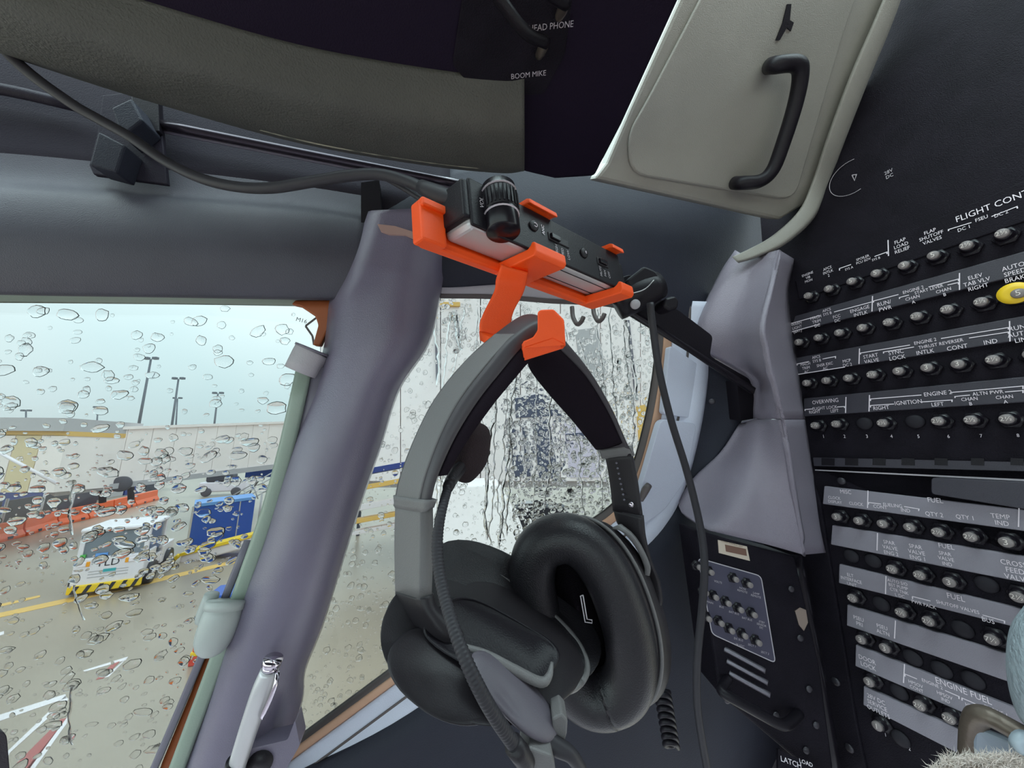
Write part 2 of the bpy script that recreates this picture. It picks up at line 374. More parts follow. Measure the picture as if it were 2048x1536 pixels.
# distant van + blue sign + steps
p = G(440, 992); t = thing('service_van', p, 'small white service van far off under the bridge', 'van')
dx = Vector((1, .45, 0)).normalized(); dy = Vector((-dx.y, dx.x, 0))
boxv('body', p-dx*1.6+Vector((0, 0, .35)), dx*3.4, Vector((0, 0, .85)), dy*1.7, M('van white', (.75, .76, .77), .4), t, bevel=.1)
boxv('cabin', p-dx*1.2+Vector((0, 0, 1.2)), dx*1.9, Vector((0, 0, .7)), dy*1.6, m_dk, t, bevel=.15)
for f in (-1.0, 1.1): link('wheel', lathe_mesh('w', [(.3, -.1), (.36, -.08), (.36, .08), (.3, .1)], 16), legm, t, mw=basis(p+dx*f+Vector((0, 0, .36))-dy*.05, dx, Vector((0, 0, 1)), dy))
p = U(490, 955, 23); t = thing('blue_sign_board', G(490, 990), 'small blue board under the far bridge end', 'sign'); boxv('board', p, Vector((2.2, 1.0, 0)), Vector((0, 0, .95)), Vector((.05, -.08, 0)), m_blue, t); tube('post', [G(500, 985), p+Vector((.8, .4, 0))], .06, legm, t, n=1, seg=8)
t = thing('passenger_stairs', G(470, 1035), 'pale metal boarding stairs beside the blue cargo container', 'stairs')
for k in range(4): tube('rail', [U(450, 1000+k*9, 19), U(545, 945+k*10, 20)], .035, m_bgrey, t, n=1, seg=6)
for k in range(4): tube('upright', [U(470+k*18, 990-k*10, 19.3), U(480+k*18, 1018-k*10, 19.3)], .03, m_bgrey, t, n=1, seg=6)
for k in (0, 3): p_ = U(470+k*18, 1018-k*10, 19.3); tube('stair_leg', [p_, Vector((p_.x, p_.y, 0))], .05, m_bgrey, t, n=1, seg=6)
# belt loader boom with yellow stripes
a = G(348, 1150, 0); t = thing('belt_loader', a, 'white belt loader boom with yellow edges in front of the blue container', 'belt loader')
q0, q1 = U(356, 1133, 12.3), U(500, 1094, 13.0); dd = q1-q0; s = Vector((-dd.y, dd.x, 0)).normalized()
m_lw = M('loader white', (.78, .78, .74), .45)
boxv('boom', q0, dd, Vector((0, 0, .34)), s*.9, m_lw, t, bevel=.06); boxv('yellow_edge', q0+Vector((0, 0, .34))-s*.05, dd, Vector((0, 0, .1)), s*1.0, m_yellow, t)
tube('bumper', [q0+Vector((0, 0, .4))-dd*.01, q0-dd.normalized()*.25+Vector((0, 0, .15)), q0-dd*.005-Vector((0, 0, .1))], .07, m_yellow, t)
pt = plane3(q0-s*.01, q1-s*.01, q0-s*.01+Vector((0, 0, 1)))
text('STOBART', 425, 1129, 10, pt, m_dim, t, k=.02)
for f in (.15, .85): tube('wheel_leg', [q0+dd*f+s*.4, Vector(((q0+dd*f+s*.4).x, (q0+dd*f+s*.4).y, 0))], .12, legm, t, n=1, seg=8)
# navy / orange cart half hidden behind the post
p = G(372, 1335); t = thing('ground_cart', p, 'navy and orange ground cart half hidden behind the window post', 'cart')
for (z0, z1, mt, nm) in [(.0, .16, M('red base', (.6, .06, .03), .5), 'base'), (.16, .24, m_yellow, 'yellow_stripe'), (.24, .55, m_barr, 'orange_body'), (.55, .95, m_dk, 'motor_cover'), (.95, 1.2, m_blue, 'blue_top')]:
    o = .12*z1; boxv(nm, p+Vector((o, 0, z0)), Vector((.9, .3, 0)), Vector((0, 0, z1-z0)), Vector((-.2, .6, 0)), mt, t, bevel=.02)
# ---------------------------------------------------------------- tow tractor
def tractor():
    a = G(131, 1200); ex = Vector((.86, .51, 0)).normalized(); wd = 1.42; ey = Vector((-ex.y, ex.x, 0)); b = a+ex*wd; Z = Vector((0, 0, 1))
    t = thing('tow_tractor', a.lerp(b, .5), 'white tow tractor with TLD lettering and yellow black striped bumper', 'tow tractor')
    mw = M('tractor white', (.80, .82, .80), .35); mg = M('tractor glass', (.20, .25, .27), .1); mk = M('tractor black', (.03, .03, .035), .5)
    P = lambda x, y, z: a+ex*(x*wd)+ey*y+Z*z
    def bxx(nm, x0, x1, y0, y1, z0, z1, mt, par=t, bev=.03): return boxv(nm, P(x0, y0, z0), ex*((x1-x0)*wd), ey*(y1-y0), Z*(z1-z0), mt, par, bevel=bev)
    bxx('front_body', 0, 1, .0, .9, .28, 1.0, mw); bxx('chassis', .04, .96, .1, 2.6, .18, .5, mk)
    bxx('rear_deck', 0, 1, 1.55, 2.7, .3, .85, mw); bxx('cab_floor', .02, .98, .6, 1.7, .4, .7, mw)
    bxx('cab_back', .04, .96, 1.45, 1.55, .7, 1.72, mg)
    bxx('windscreen', .06, .94, .12, .16, 1.0, 1.66, mg, bev=0)
    for x in (.0, .93): bxx('front_pillar', x, x+.07, .08, .18, .95, 1.72, mw, bev=.01); bxx('rear_pillar', x, x+.07, 1.45, 1.56, .8, 1.72, mw, bev=.01)
    bxx('side_window', .955, .97, .2, 1.4, .9, 1.66, mg, bev=0); bxx('side_window', .03, .045, .2, 1.4, .9, 1.66, mg, bev=0)
    prism('roof', [P(-.02, .02, 1.68), P(1.02, .02, 1.68), P(1.02, 1.65, 1.68), P(-.02, 1.65, 1.68)], Z*.13, mw, t, bevel=.06)
    bm_ = bxx('bumper', -.01, 1.01, -.06, .06, .12, .33, m_yellow)
    for i in range(6): prism('stripe', [P(.04+i*.165, -.062, .13), P(.10+i*.165, -.062, .13), P(.16+i*.165, -.062, .32), P(.10+i*.165, -.062, .32)], ey*-.006, mk, bm_)
    for x in (.12, .83):
        h = bxx('headlamp', x-.07, x+.05, -.02, .02, .80, .91, m_white, bev=.01); bxx('indicator', x+.05 if x < .5 else x-.12, x+.1 if x < .5 else x-.07, -.02, .02, .79, .92, M('amber lens', (.9, .40, .02), .3), h, bev=.01)
    pl = plane3(P(0, -.004, 0), P(1, -.004, 0), P(0, -.004, 1))
    link('lettering', text_mesh('TLD', .26), mk, t, smooth=False, mw=basis(P(.47, -.006, .84), ex, Z, -ey))
    bxx('teal_label', .42, .6, -.006, 0, .60, .68, M('teal label', (.05, .42, .42), .5), bev=0)
    for z in (.48, .56, .63): bxx('grille_slot', .22, .78, -.004, .0, z, z+.025, m_bgrey, bev=0)
    bxx('dash_label', .05, .12, .05, .11, 1.02, 1.1, M('green tag', (.1, .5, .1), .5), bev=0); bxx('dash_card', .25, .42, .08, .11, 1.02, 1.1, m_ltblue, bev=0)
    bxx('driver_seat', .55, .85, .9, 1.15, .7, 1.4, M('seat red', (.35, .08, .05), .7), bev=.05); bxx('driver_seat', .55, .85, .5, 1.15, .7, .85, M('seat red b', (.35, .08, .05), .7), bev=.05)
    wm = lathe_mesh('tyre', [(.25, -.1), (.31, -.11), (.33, -.05), (.33, .05), (.31, .11), (.25, .1)], 20)
    for x in (.0, 1.0):
        for y in (.55, 2.1):
            w = link('wheel', wm, mk, t, mw=basis(P(x, y, .33), ey, Z, ex)); link('hub', lathe_mesh('hub', [(.14, -.12), (.14, .12)], 12), mw, t, mw=basis(P(x, y, .33), ey, Z, ex))
tractor()
# ---------------------------------------------------------------- gate building through the rear window
m_fac = M('pale facade', (.95, .93, .86), .5, var=.05, vscale=.4); m_win = M('dark glazing', (.07, .085, .13), .15); m_lav = M('lavender blind', (.62, .60, .68), .5)
gb = thing('gate_building', G(1080, 1010), 'pale terminal building with slanted dark windows behind the headset', 'building')
FP = Plane(U(1080, 900, 13), Vector((1, .12, 0)), Vector((0, 0, 1)))
def fac(poly, mat, nm, k=.0, th=.2): return slab(nm, poly, FP, mat, gb, k=k, thick=th)
# facade cladding in vertical panels
us = [640, 720, 800, 880, 960, 1040, 1120, 1200, 1280, 1360, 1440]
for i in range(len(us)-1): fac([(us[i]+2, 380), (us[i+1], 380), (us[i+1], 962), (us[i]+2, 962)], m_fac, 'cladding_panel', 0, .6)
fac([(640, 380), (1440, 380), (1440, 975), (640, 975)], m_bgrey, 'wall_core', -.3, 4)
for q in [[(1029, 797), (1079, 787), (1128, 831), (1032, 836)], [(1011, 849), (1032, 849), (1034, 898), (1020, 900)], [(1023, 910), (1044, 910), (1049, 952), (1030, 955)], [(1044, 855), (1051, 855), (1062, 953), (1054, 953)], [(1065, 841), (1098, 839), (1118, 957), (1079, 957)]]: fac(q, m_win, 'window_pane', .05, .2)
fac([(1128, 845), (1200, 845), (1200, 955), (1140, 955)], m_lav, 'blind_panel', .05, .2); fac([(1131, 868), (1200, 862), (1200, 876), (1133, 882)], m_win, 'blue_band', .08, .05)
fac([(1150, 660), (1195, 655), (1215, 760), (1165, 765)], m_bgrey, 'louvre_or_rain_patch', .05, .2); fac([(1255, 640), (1259, 640), (1277, 800), (1272, 800)], m_strip, 'dark_streak', .1, .1)  # grey patch for dense raindrops and a dark streak, no building fittings
fac([(905, 625), (915, 625), (922, 690), (914, 690)], m_strip, 'dark_streak', .1, .1); fac([(868, 610), (872, 610), (876, 760), (872, 760)], m_strip, 'dark_streak', .1, .1)  # more dark streaks drawn as thin slabs, no pipes
fac([(880, 604), (920, 604), (920, 612), (880, 612)], m_myel, 'orange_sign', .1, .1)
fac([(1274, 812), (1310, 806), (1306, 905), (1281, 900)], m_myel, 'yellow_door_frame', .1, .1)
yl = [(935, 12), (965, 10), (1005, 12), (1030, 9), (1052, 8)]
t = thing('yellow_stair_rack', G(760, 1070), 'stack of white and yellow loader rails left of the headset', 'loader rails')
for i, (v, h) in enumerate(yl):
    a = U(690, v+22, 9.2); b = U(850, v-8, 10.2)
    boxv('rail_beam', a, b-a, Vector((0, 0, h*.0135)), Vector((.1, .5, 0)), [m_navyb, m_myel, m_lw, m_myel, m_lw][i], t, bevel=.01)
for f in (.1, .9): boxv('rail_post', G(690+160*f, 1075)+Vector((0, .3, 0)), Vector((.12, 0, 0)), Vector((0, .12, 0)), Vector((0, 0, 2.2)), m_dk, t)
# white aircraft nose / fairing at lower left of rear window
t = thing('white_aircraft_fairing', G(930, 1120), 'large white sloped aircraft fairing outside the rear window', 'aircraft fairing')
loft('cover', [[U(840, 975, 8.6), U(1000, 967, 8.6), U(1054, 1079, 8.0), U(1052, 1120, 7.9), U(840, 1100, 8)], [U(840, 960, 10), U(990, 955, 10), U(1040, 1040, 10), U(1040, 1075, 10), U(840, 1070, 10)]], m_fac, t, n=1, smooth=False, bevel=.05)
t = thing('dark_ground_unit', G(1120, 1060), 'dark ground power unit parked below the terminal windows', 'ground unit')
g0 = G(1035, 1065); boxv('body', g0+Vector((0, 0, .2)), Vector((2.6, .3, 0)), Vector((0, 0, .95)), Vector((-.15, 1.2, 0)), m_dk, t, bevel=.05); boxv('hood', g0+Vector((.1, .1, 1.15)), Vector((1.4, .2, 0)), Vector((0, 0, .2)), Vector((-.1, .9, 0)), m_bgrey, t, bevel=.04)
for f in (.2, 2.2): link('wheel', lathe_mesh('w2', [(.16, -.08), (.2, -.06), (.2, .06), (.16, .08)], 14), legm, t, mw=basis(g0+Vector((f, -.02, .2)), Vector((1, 0, 0)), Vector((0, 0, 1)), Vector((0, -1, 0))))
# ================================================================ SETTING: cockpit shell, unseen openings sized to set the cabin light
def wbox(name, x0, x1, y0, y1, z0, z1, mat): return struct(boxv(name, Vector((x0, y0, z0)), Vector((x1-x0, 0, 0)), Vector((0, y1-y0, 0)), Vector((0, 0, z1-z0)), mat))
m_shell = M('pale grey cabin lining', (.42, .41, .41), .7)  # unseen lining, made pale to bounce light into view
wbox('floor', -1.6, 1.2, -1.3, .75, 2.75, 2.8, m_shell)
wbox('wall_back', -1.25, 1.2, -1.3, -1.25, 2.8, 3.6, m_shell)
wbox('wall_back_upper', -1.25, 1.2, -1.3, -1.25, 4.30, 4.66, m_shell)
wbox('wall_back_post', .75, 1.2, -1.3, -1.25, 3.6, 4.30, m_shell)
wbox('ceiling', -1.25, 1.2, -1.3, -.02, 4.62, 4.66, m_ceil)
wbox('wall_left', -1.25, -1.2, -1.3, .55, 4.32, 4.66, m_ceil)
wbox('wall_front', -1.25, -1.2, -1.3, .55, 2.8, 3.45, m_shell)
wbox('wall_right', 1.15, 1.2, -1.3, .0, 2.8, 4.66, m_shell)
struct(slab('wall_aft', [(1230, 1050), (1700, 1050), (1800, 1900), (1230, 1900)], PP, m_panel, k=-.10, thick=.02))
# windows -------------------------------------------------------
w2poly = [(-420, 560), (690, 585), (680, 680), (600, 900), (500, 1200), (360, 1640), (-420, 1640)]
w3poly = [(840, 570), (1262, 590), (1335, 640), (1328, 730), (1305, 860), (1278, 960), (1240, 1030), (1150, 1095), (980, 1215), (780, 1365), (540, 1530), (600, 1330), (700, 1020), (800, 760)]
slab2 = struct(slab('window_1', w2poly, WP, m_glass, k=0, thick=.006))
slab3 = struct(slab('window_2', w3poly, WP, m_glass, k=0, thick=.006))
def inside(u, v, P):
    c = False
    for i in range(len(P)):
        a, b = P[i-1], P[i]
        if (a[1] > v) != (b[1] > v) and u < (b[0]-a[0])*(v-a[1])/(b[1]-a[1])+a[0]: c = not c
    return c
def drops(name, parent, specs, runs, seed):
    R = random.Random(seed); vs = []; fs = []; n = WP.n; K = -.0062
    for (poly, count, r0, r1, pw, asp, tilt) in specs:
        us = [p[0] for p in poly]; vv = [p[1] for p in poly]; c = 0
        while c < count:
            u, v = R.uniform(min(us), max(us)), R.uniform(min(vv), max(vv))
            if not inside(u, v, poly): continue
            c += 1; p = WP.at(u, v, K); s = depth(p)/F; r = (r0+(r1-r0)*R.random()**pw)*s
            a = R.uniform(.85, asp); th = math.radians(tilt+R.gauss(0, 14)); ca, sa = math.cos(th), math.sin(th)
            seg = 12 if r > 4*s else 8; wob = [1+R.uniform(-.14, .14) for _ in range(seg)]; h = r*R.uniform(.07, .22); i0 = len(vs)
            for (q, z) in ((1, 0), (.85, .2775), (.6, .64), (.3, .91)):
                for j in range(seg):
                    x = math.cos(2*math.pi*j/seg)*r*a*q*wob[j]; y = math.sin(2*math.pi*j/seg)*r*q*wob[j]*(1.12 if j > seg/2 else .92)
                    vs.append(p+WP.ex*(x*ca-y*sa)+WP.ey*(x*sa+y*ca)-n*(h*z))
            vs.append(p-n*h)
            fs.append(tuple(i0+j for j in range(seg)))
            for g in range(3):
                for j in range(seg): fs.append((i0+g*seg+(j+1) % seg, i0+g*seg+j, i0+(g+1)*seg+j, i0+(g+1)*seg+(j+1) % seg))
            for j in range(seg): fs.append((i0+3*seg+(j+1) % seg, i0+3*seg+j, i0+4*seg))
    for (u, v0, v1, lean, w) in runs:
        m = max(6, int(abs(v1-v0)/9)); x = u; ring = 6; i0 = len(vs)
        for k in range(m+1):
            x += lean*abs(v1-v0)/m+R.gauss(0, 2.0); p = WP.at(x, v0+(v1-v0)*k/m, K); s = depth(p)/F; ww = w*s*R.uniform(.6, 1.3)
            for j in range(ring):
                t = math.pi*j/(ring-1); vs.append(p+WP.ex*(math.cos(t)*ww)-n*(math.sin(t)*ww*.22))
        for k in range(m):
            for j in range(ring): fs.append((i0+k*ring+j, i0+k*ring+(j+1) % ring, i0+(k+1)*ring+(j+1) % ring, i0+(k+1)*ring+j))
        fs += [tuple(i0+j for j in range(ring)), tuple(i0+m*ring+j for j in range(ring-1, -1, -1))]
    me = mesh(name, vs, fs); o = link(name, me, m_water, parent); o['kind'] = 'stuff'
    me.polygons.foreach_set('use_smooth', [len(p.vertices) <= 4 for p in me.polygons]); return o
vis2 = [(-60, 610), (600, 615), (620, 720), (560, 900), (500, 1060), (420, 1290), (330, 1536), (-60, 1536)]
sky2 = [(-60, 610), (600, 615), (600, 800), (560, 850), (-60, 850)]; mid2 = [(-60, 850), (560, 850), (500, 1060), (480, 1120), (-60, 1120)]; low2 = [(-60, 1120), (470, 1120), (420, 1290), (330, 1536), (-60, 1536)]
drops('raindrops', slab2, [(sky2, 120, 3, 13, 2.0, 1.7, 5), (mid2, 420, 2, 10, 2.2, 2.0, 8), (low2, 330, 2, 9, 2.4, 2.3, 22)], [(150, 960, 1070, -.1, 2.5), (142, 1375, 1490, .05, 2.5), (150, 1170, 1240, .1, 2)], 3)
drops('raindrops', slab3, [(w3poly, 2600, 1.2, 6.5, 3.0, 1.25, 60), ([(1000, 760), (1260, 700), (1270, 900), (1180, 1080), (1030, 1080)], 2000, 1.3, 6.5, 2.0, 1.2, 60), ([(870, 590), (1330, 640), (1310, 860), (1180, 800), (900, 700)], 500, 2, 6, 2, 1.5, 50)],
      [(905+R_*28+RND.uniform(-9, 9), RND.uniform(600, 760), RND.uniform(950, 1100), RND.uniform(-.08, .12), RND.uniform(1.2, 2.6)) for R_ in range(13)]+[(1250, 640, 800, .12, 3), (870, 610, 770, .03, 3), (985, 760, 1080, -.02, 3), (1035, 750, 1100, -.1, 3), (912, 620, 700, .1, 4)], 5)
lines('glass_marking', [[(611, 652), (640, 630)], [(611, 652), (625, 672)], [(625, 672), (628, 690)]], 4, WP, m_gask, slab2, k=.002)
text('M16', 603, 641, 8, WP, m_gask, slab2, k=.002, ex=WP.ex*.98-WP.ey*.2, ey=WP.ey*.98+WP.ex*.2)
# frame pieces ---------------------------------------------------
def arow(pts): return pts
struct(sheet('trim_1', [[(-300, 606, -.004), (0, 606, -.004), (350, 609, -.004), (690, 614, -.004)], [(-300, 592, .012), (0, 594, .012), (350, 600, .012), (690, 606, .012)], [(-300, 580, .028), (0, 582, .028), (350, 588, .028), (700, 594, .028)]], m_sage, WP, n=4))
hd = struct(sheet('wall_header', [[(-300, 575, .015), (0, 588, .02), (350, 594, .02), (600, 599, .02), (700, 601, .02)],
    [(-300, 570, .05), (0, 580, .05), (350, 587, .05), (600, 592, .05), (712, 592, .05)],
    [(-300, 470, .066), (0, 475, .066), (350, 495, .066), (600, 508, .066), (730, 510, .06)],
    [(-300, 385, .055), (0, 388, .055), (350, 412, .055), (600, 432, .055), (735, 448, .05)],
    [(-300, 345, .03), (0, 350, .03), (350, 380, .03), (600, 402, .03), (745, 425, .03)],
    [(-300, 250, .02), (0, 260, .02), (350, 300, .02), (600, 340, .02), (760, 370, .02)]], m_header, WP))
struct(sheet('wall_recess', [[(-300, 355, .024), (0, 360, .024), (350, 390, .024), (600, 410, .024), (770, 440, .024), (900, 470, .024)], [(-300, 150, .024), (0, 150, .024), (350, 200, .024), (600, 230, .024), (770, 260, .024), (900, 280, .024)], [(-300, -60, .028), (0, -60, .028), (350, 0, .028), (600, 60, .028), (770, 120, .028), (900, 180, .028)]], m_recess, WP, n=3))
# overhead lip (padded)
lipb = [(-300, -10), (-100, 55), (60, 112), (300, 190), (600, 275), (850, 320), (1000, 336), (1048, 332)]
def lrow(dv, k, us=None, dd=0): return [(u, v+dv, k) for u, v in lipb]
lip = struct(sheet('trim_2', [lrow(-26, -.045), lrow(-6, -.02), lrow(0, .0), lrow(-14, .014), [(u, v-75, .022) for u, v in lipb], [(u, v-125, .012) for u, v in lipb], [(u, v-180, -.004) for u, v in lipb]], m_lip, CP, n=6, thick=.006))
wp = [(u, v) for u, v in lipb[4:7]]
e = tube('worn_edge', [CP.at(u, v+2, .013) for u, v in [(420, 222), (500, 247), (600, 273), (700, 294), (850, 318), (960, 331), (1005, 334)]], [.001, .003, .0034, .003, .003, .0028, .0008], m_worn, lip, seg=8)
ov = struct(slab('ceiling_panel', [(-300, -150), (1440, -150), (1360, 0), (1245, 250), (1190, 355), (1110, 360), (1044, 345), (1030, 300), (850, 200), (300, 80), (-300, -100)], CP, m_ceil, k=0, thick=.02, bevel=.006))
# jack plate on the ceiling panel
jp = thing('jack_plate', CP.at(1050, 100), 'black jack plate lettered HEAD PHONE and BOOM MIKE overhead', 'jack plate')
slab('plate', [(930, -40), (1150, -40), (1130, 110), (1088, 190), (955, 190), (905, 130)], CP, m_panel, jp, k=.003, thick=.003, bevel=.001, rnd=10)
ja, jb = math.cos(math.radians(10)), math.sin(math.radians(10))
tx = (CP.at(1083, 147)-CP.at(1030, 153)).normalized(); ty = CP.n.cross(tx)
text('BOOM MIKE', 1057, 150, 9, CP, m_dim, jp, k=.0035, ex=tx, ey=ty); text('HEAD PHONE', 1102, 53, 10, CP, m_dim, jp, k=.0035, ex=tx, ey=ty)
for (u, v, du, dv, lab) in [(1080, 103, -80, -105, 'brass jack plug with black cord in the BOOM MIKE socket'), (1120, 25, -60, -110, 'brass jack plug with black cord in the HEAD PHONE socket')]:
    t = thing('jack_plug', CP.at(u, v), lab, 'jack plug', 'jack plugs in the overhead plate')
    tube('metal_collar', [CP.at(u-2, v+8, .003), CP.at(u+6, v-8, .014), CP.at(u+12, v-18, .022)], [.004, .0048, .0035], m_brass, t, n=3)
    tube('cord', [CP.at(u+12, v-18, .022), CP.at(u+du*.4, v+dv*.4, .04), CP.at(u+du*1.3, v+dv*1.3, .045)], .005, m_black, t)
# stowage door
stw = struct(slab('wall_upper', [(1385, -60), (1860, -60), (1790, 0), (1700, 180), (1625, 400), (1560, 440), (1190, 358), (1215, 325), (1262, 215), (1360, 0)], DP, m_door, k=-.004, thick=.03, bevel=.005))
t = thing('stowage_door', DP.at(1430, 350), 'grey green stowage door with black grab handle overhead', 'door')
slab('door_leaf', [(1425, -50), (1730, -50), (1690, 60), (1590, 402), (1262, 348), (1255, 270), (1300, 190)], DP, m_door, t, k=.0015, thick=.006, bevel=.0035, rnd=34, smooth=True)
tube('handle', [DP.at(1538, 132, .0), DP.at(1552, 130, .028), DP.at(1592, 128, .034), DP.at(1601, 150, .034), DP.at(1590, 210, .034), DP.at(1565, 290, .034), DP.at(1545, 340, .034), DP.at(1520, 362, .032), DP.at(1484, 366, .022), DP.at(1468, 366, .0)], .0095, m_black, t, n=8, seg=16)
slab('latch_slot', [(1575, 8), (1583, 8), (1580, 40), (1588, 45), (1582, 62), (1574, 55), (1560, 80), (1552, 80), (1566, 45)], DP, m_black, t, k=.003, thick=.003)
# curved edge moulding beside the door
struct(loft('trim_3', [[DP.at(u, v, .012), DP.at(u+w, v+w*.25, .012), DP.at(u+w, v+w*.25, -.02), DP.at(u, v, -.02)] for u, v, w in [(1790, -60, 30), (1748, 40, 36), (1700, 150, 38), (1655, 270, 36), (1625, 360, 32)]]+[[U(1597, 420, .555), U(1626, 432, .55), U(1630, 436, .565), U(1600, 425, .57)], [U(1545, 470, .555), U(1568, 486, .548), U(1572, 489, .562), U(1548, 473, .57)], [U(1500, 496, .56), U(1510, 513, .552), U(1514, 516, .565), U(1503, 499, .574)], [U(1463, 513, .565), U(1474, 524, .56), U(1478, 527, .57), U(1468, 516, .578)]], m_door, corner=.2))
# header over rear window and right jamb
struct(sheet('wall_side', [[(770, 400, .02), (880, 340, .02), (1040, 322, .02), (1200, 345, .02), (1350, 372, .02), (1500, 405, .02), (1600, 430, .0)],
    [(790, 480, .035), (900, 440, .035), (1040, 420, .035), (1170, 430, .035), (1300, 455, .035), (1420, 500, .025), (1520, 560, .0)],
    [(820, 540, .035), (900, 535, .035), (1030, 530, .035), (1150, 535, .035), (1270, 550, .035), (1380, 610, .025), (1450, 660, .0)],
    [(840, 570, .02), (900, 575, .02), (1030, 568, .02), (1150, 575, .02), (1260, 590, .022), (1350, 660, .02), (1420, 720, .0)]], m_navy, WP))
struct(sheet('trim_4', [[(850, 566, .018), (900, 572, .018), (1000, 565, .018), (1100, 572, .018), (1200, 585, .018), (1280, 600, .018)], [(850, 590, .004), (900, 590, .004), (1000, 592, .004), (1100, 600, .004), (1200, 605, .004), (1280, 618, .004)]], m_reveal, WP, n=4))
struct(sheet('trim_5', [[(850, 588, .006), (900, 588, .006), (1000, 590, .006), (1100, 598, .006), (1200, 603, .006), (1280, 616, .006)], [(850, 597, .002), (900, 597, .002), (1000, 599, .002), (1100, 607, .002), (1200, 612, .002), (1280, 625, .002)]], m_gask, WP, n=4, thick=.004))
fpath = [(1322, 600), (1320, 660), (1313, 740), (1296, 840), (1272, 930), (1245, 990), (1215, 1024), (1150, 1068), (1000, 1178), (800, 1330), (600, 1478), (500, 1552)]
def strip(name, prof, mat, path=fpath, n=5, thick=.004):
    rows = []
    for off, k in prof:
        r = []
        for i, (u, v) in enumerate(path):
            a = Vector(path[max(i-1, 0)]); b = Vector(path[min(i+1, len(path)-1)]); d = (b-a).normalized(); s = Vector((-d.y, d.x)) * -1
            r.append((u+s.x*off, v+s.y*off, k))
        rows.append(r)
    return struct(sheet(name, rows, mat, WP, n=n, thick=thick))
strip('trim_6', [(-8, -.003), (0, .004), (8, .008)], m_gask); strip('trim_7', [(6, .004), (10, .010), (22, .012), (26, .008)], m_tan)
strip('trim_12', [(56, .0235), (58, .0245), (60, .0245), (62, .0235)], m_gask, thick=.002)
strip('trim_8', [(24, .006), (28, .014), (55, .022), (85, .032), (100, .033), (106, .028), (109, .012)], m_sill, thick=.01)
struct(sheet('wall_lower', [[(440, 1640, .034), (700, 1500, .034), (860, 1400, .034), (1050, 1260, .034), (1230, 1130, .034), (1330, 1050, .03), (1390, 960, .02), (1420, 820, .0), (1440, 700, -.02)], [(460, 1900, .05), (760, 1750, .05), (950, 1650, .05), (1120, 1500, .04), (1290, 1330, .02), (1400, 1250, .01), (1450, 1150, .0), (1480, 1000, -.02), (1500, 800, -.04)], [(500, 2300, .1), (800, 2300, .1), (1000, 2200, .1), (1200, 2100, .08), (1400, 1800, .04), (1560, 1500, .0), (1600, 1300, -.02), (1620, 1100, -.05), (1620, 900, -.08)]], m_navy, WP, n=4))
jl = thing('jamb_panel', WP.at(1360, 800), 'smooth blue grey panel between rear window and charcoal housing', 'panel')
slab('upper_part', [(1340, 690), (1398, 730), (1394, 838), (1326, 828)], WP, m_sill, jl, k=.03, thick=.012, bevel=.004, rnd=8)
slab('lower_part', [(1322, 838), (1394, 846), (1372, 960), (1330, 1020), (1255, 1070), (1290, 950)], WP, m_sill, jl, k=.034, thick=.014, bevel=.004, rnd=14)
t = thing('window_latch_pin', WP.at(1290, 990, .04), 'small dark latch pin on the rear window sill', 'latch'); tube('pin', [WP.at(1282, 1000, .036), WP.at(1290, 982, .045), WP.at(1298, 970, .052)], [.004, .006, .005], m_gask, t, n=3)
slab('slot', [(798, 1375), (828, 1347), (834, 1352), (806, 1382)], WP, m_black, slab3, k=.0345, thick=.003, rnd=4)
for i, (u, v) in enumerate([(1148, 628), (1190, 622)]):
    t = thing('coat_hook', WP.at(u, v-20, .03), ['small dark coat hook left of the pair under the headset mount', 'small dark coat hook right of the pair under the headset mount'][i], 'hook', 'hooks over the rear window')
    tube('hook', [WP.at(u-4, v-14, .03), WP.at(u-2, v+6, .036), WP.at(u+6, v+20, .05), WP.at(u+14, v+16, .055), WP.at(u+19, v+6, .055)], .0036, m_gask, t, n=6)
# pillar ---------------------------------------------------------
pl = [(425, 728, 770, 880, 895), (500, 702, 745, 860, 892), (560, 678, 722, 850, 888), (600, 661, 708, 842, 880), (690, 650, 700, 828, 858), (780, 625, 680, 775, 800), (890, 578, 640, 735, 764), (1000, 543, 600, 695, 726), (1100, 512, 570, 660, 694), (1250, 456, 515, 610, 647), (1340, 430, 480, 575, 612), (1400, 412, 462, 555, 606), (1500, 378, 430, 530, 578), (1640, 330, 385, 500, 545)]
pil = struct(loft('trim_9', [[WP.at(l, v, .002), WP.at(l-2, v, .03), WP.at((l+m)/2-6, v-4, .062), WP.at(m+10, v-6, .078), WP.at((m+r)/2, v-8, .08), WP.at(r, v-8, .07), WP.at(e-2, v-4, .03), WP.at(e, v, .002)] for v, l, m, r, e in pl], m_pillar, n=8, closed=True))
slab('chipped_paint', [(755, 448), (790, 452), (822, 462), (858, 480), (846, 484), (812, 470), (778, 468), (762, 462)], Plane(WP.o+WP.n*.079, WP.ex, WP.ey), M('bare primer', (.42, .30, .24), .7), pil, k=.004, thick=.004)
lw = [WP.at(u, v, .084) for u, v in [(470, 1536), (560, 1500), (590, 1470)]]
slab('cup_socket', [(490, 1500), (575, 1480), (590, 1440), (600, 1490), (560, 1560), (480, 1560)], WP, m_pillar, pil, k=.086, thick=.02, bevel=.004, rnd=6)
link('socket_hole', lathe_mesh('sh', [(.0125, -.01), (.0125, .0015)], 20), m_black, pil, mw=basis(WP.at(520, 1526, .087), WP.ex, WP.ey, WP.n))
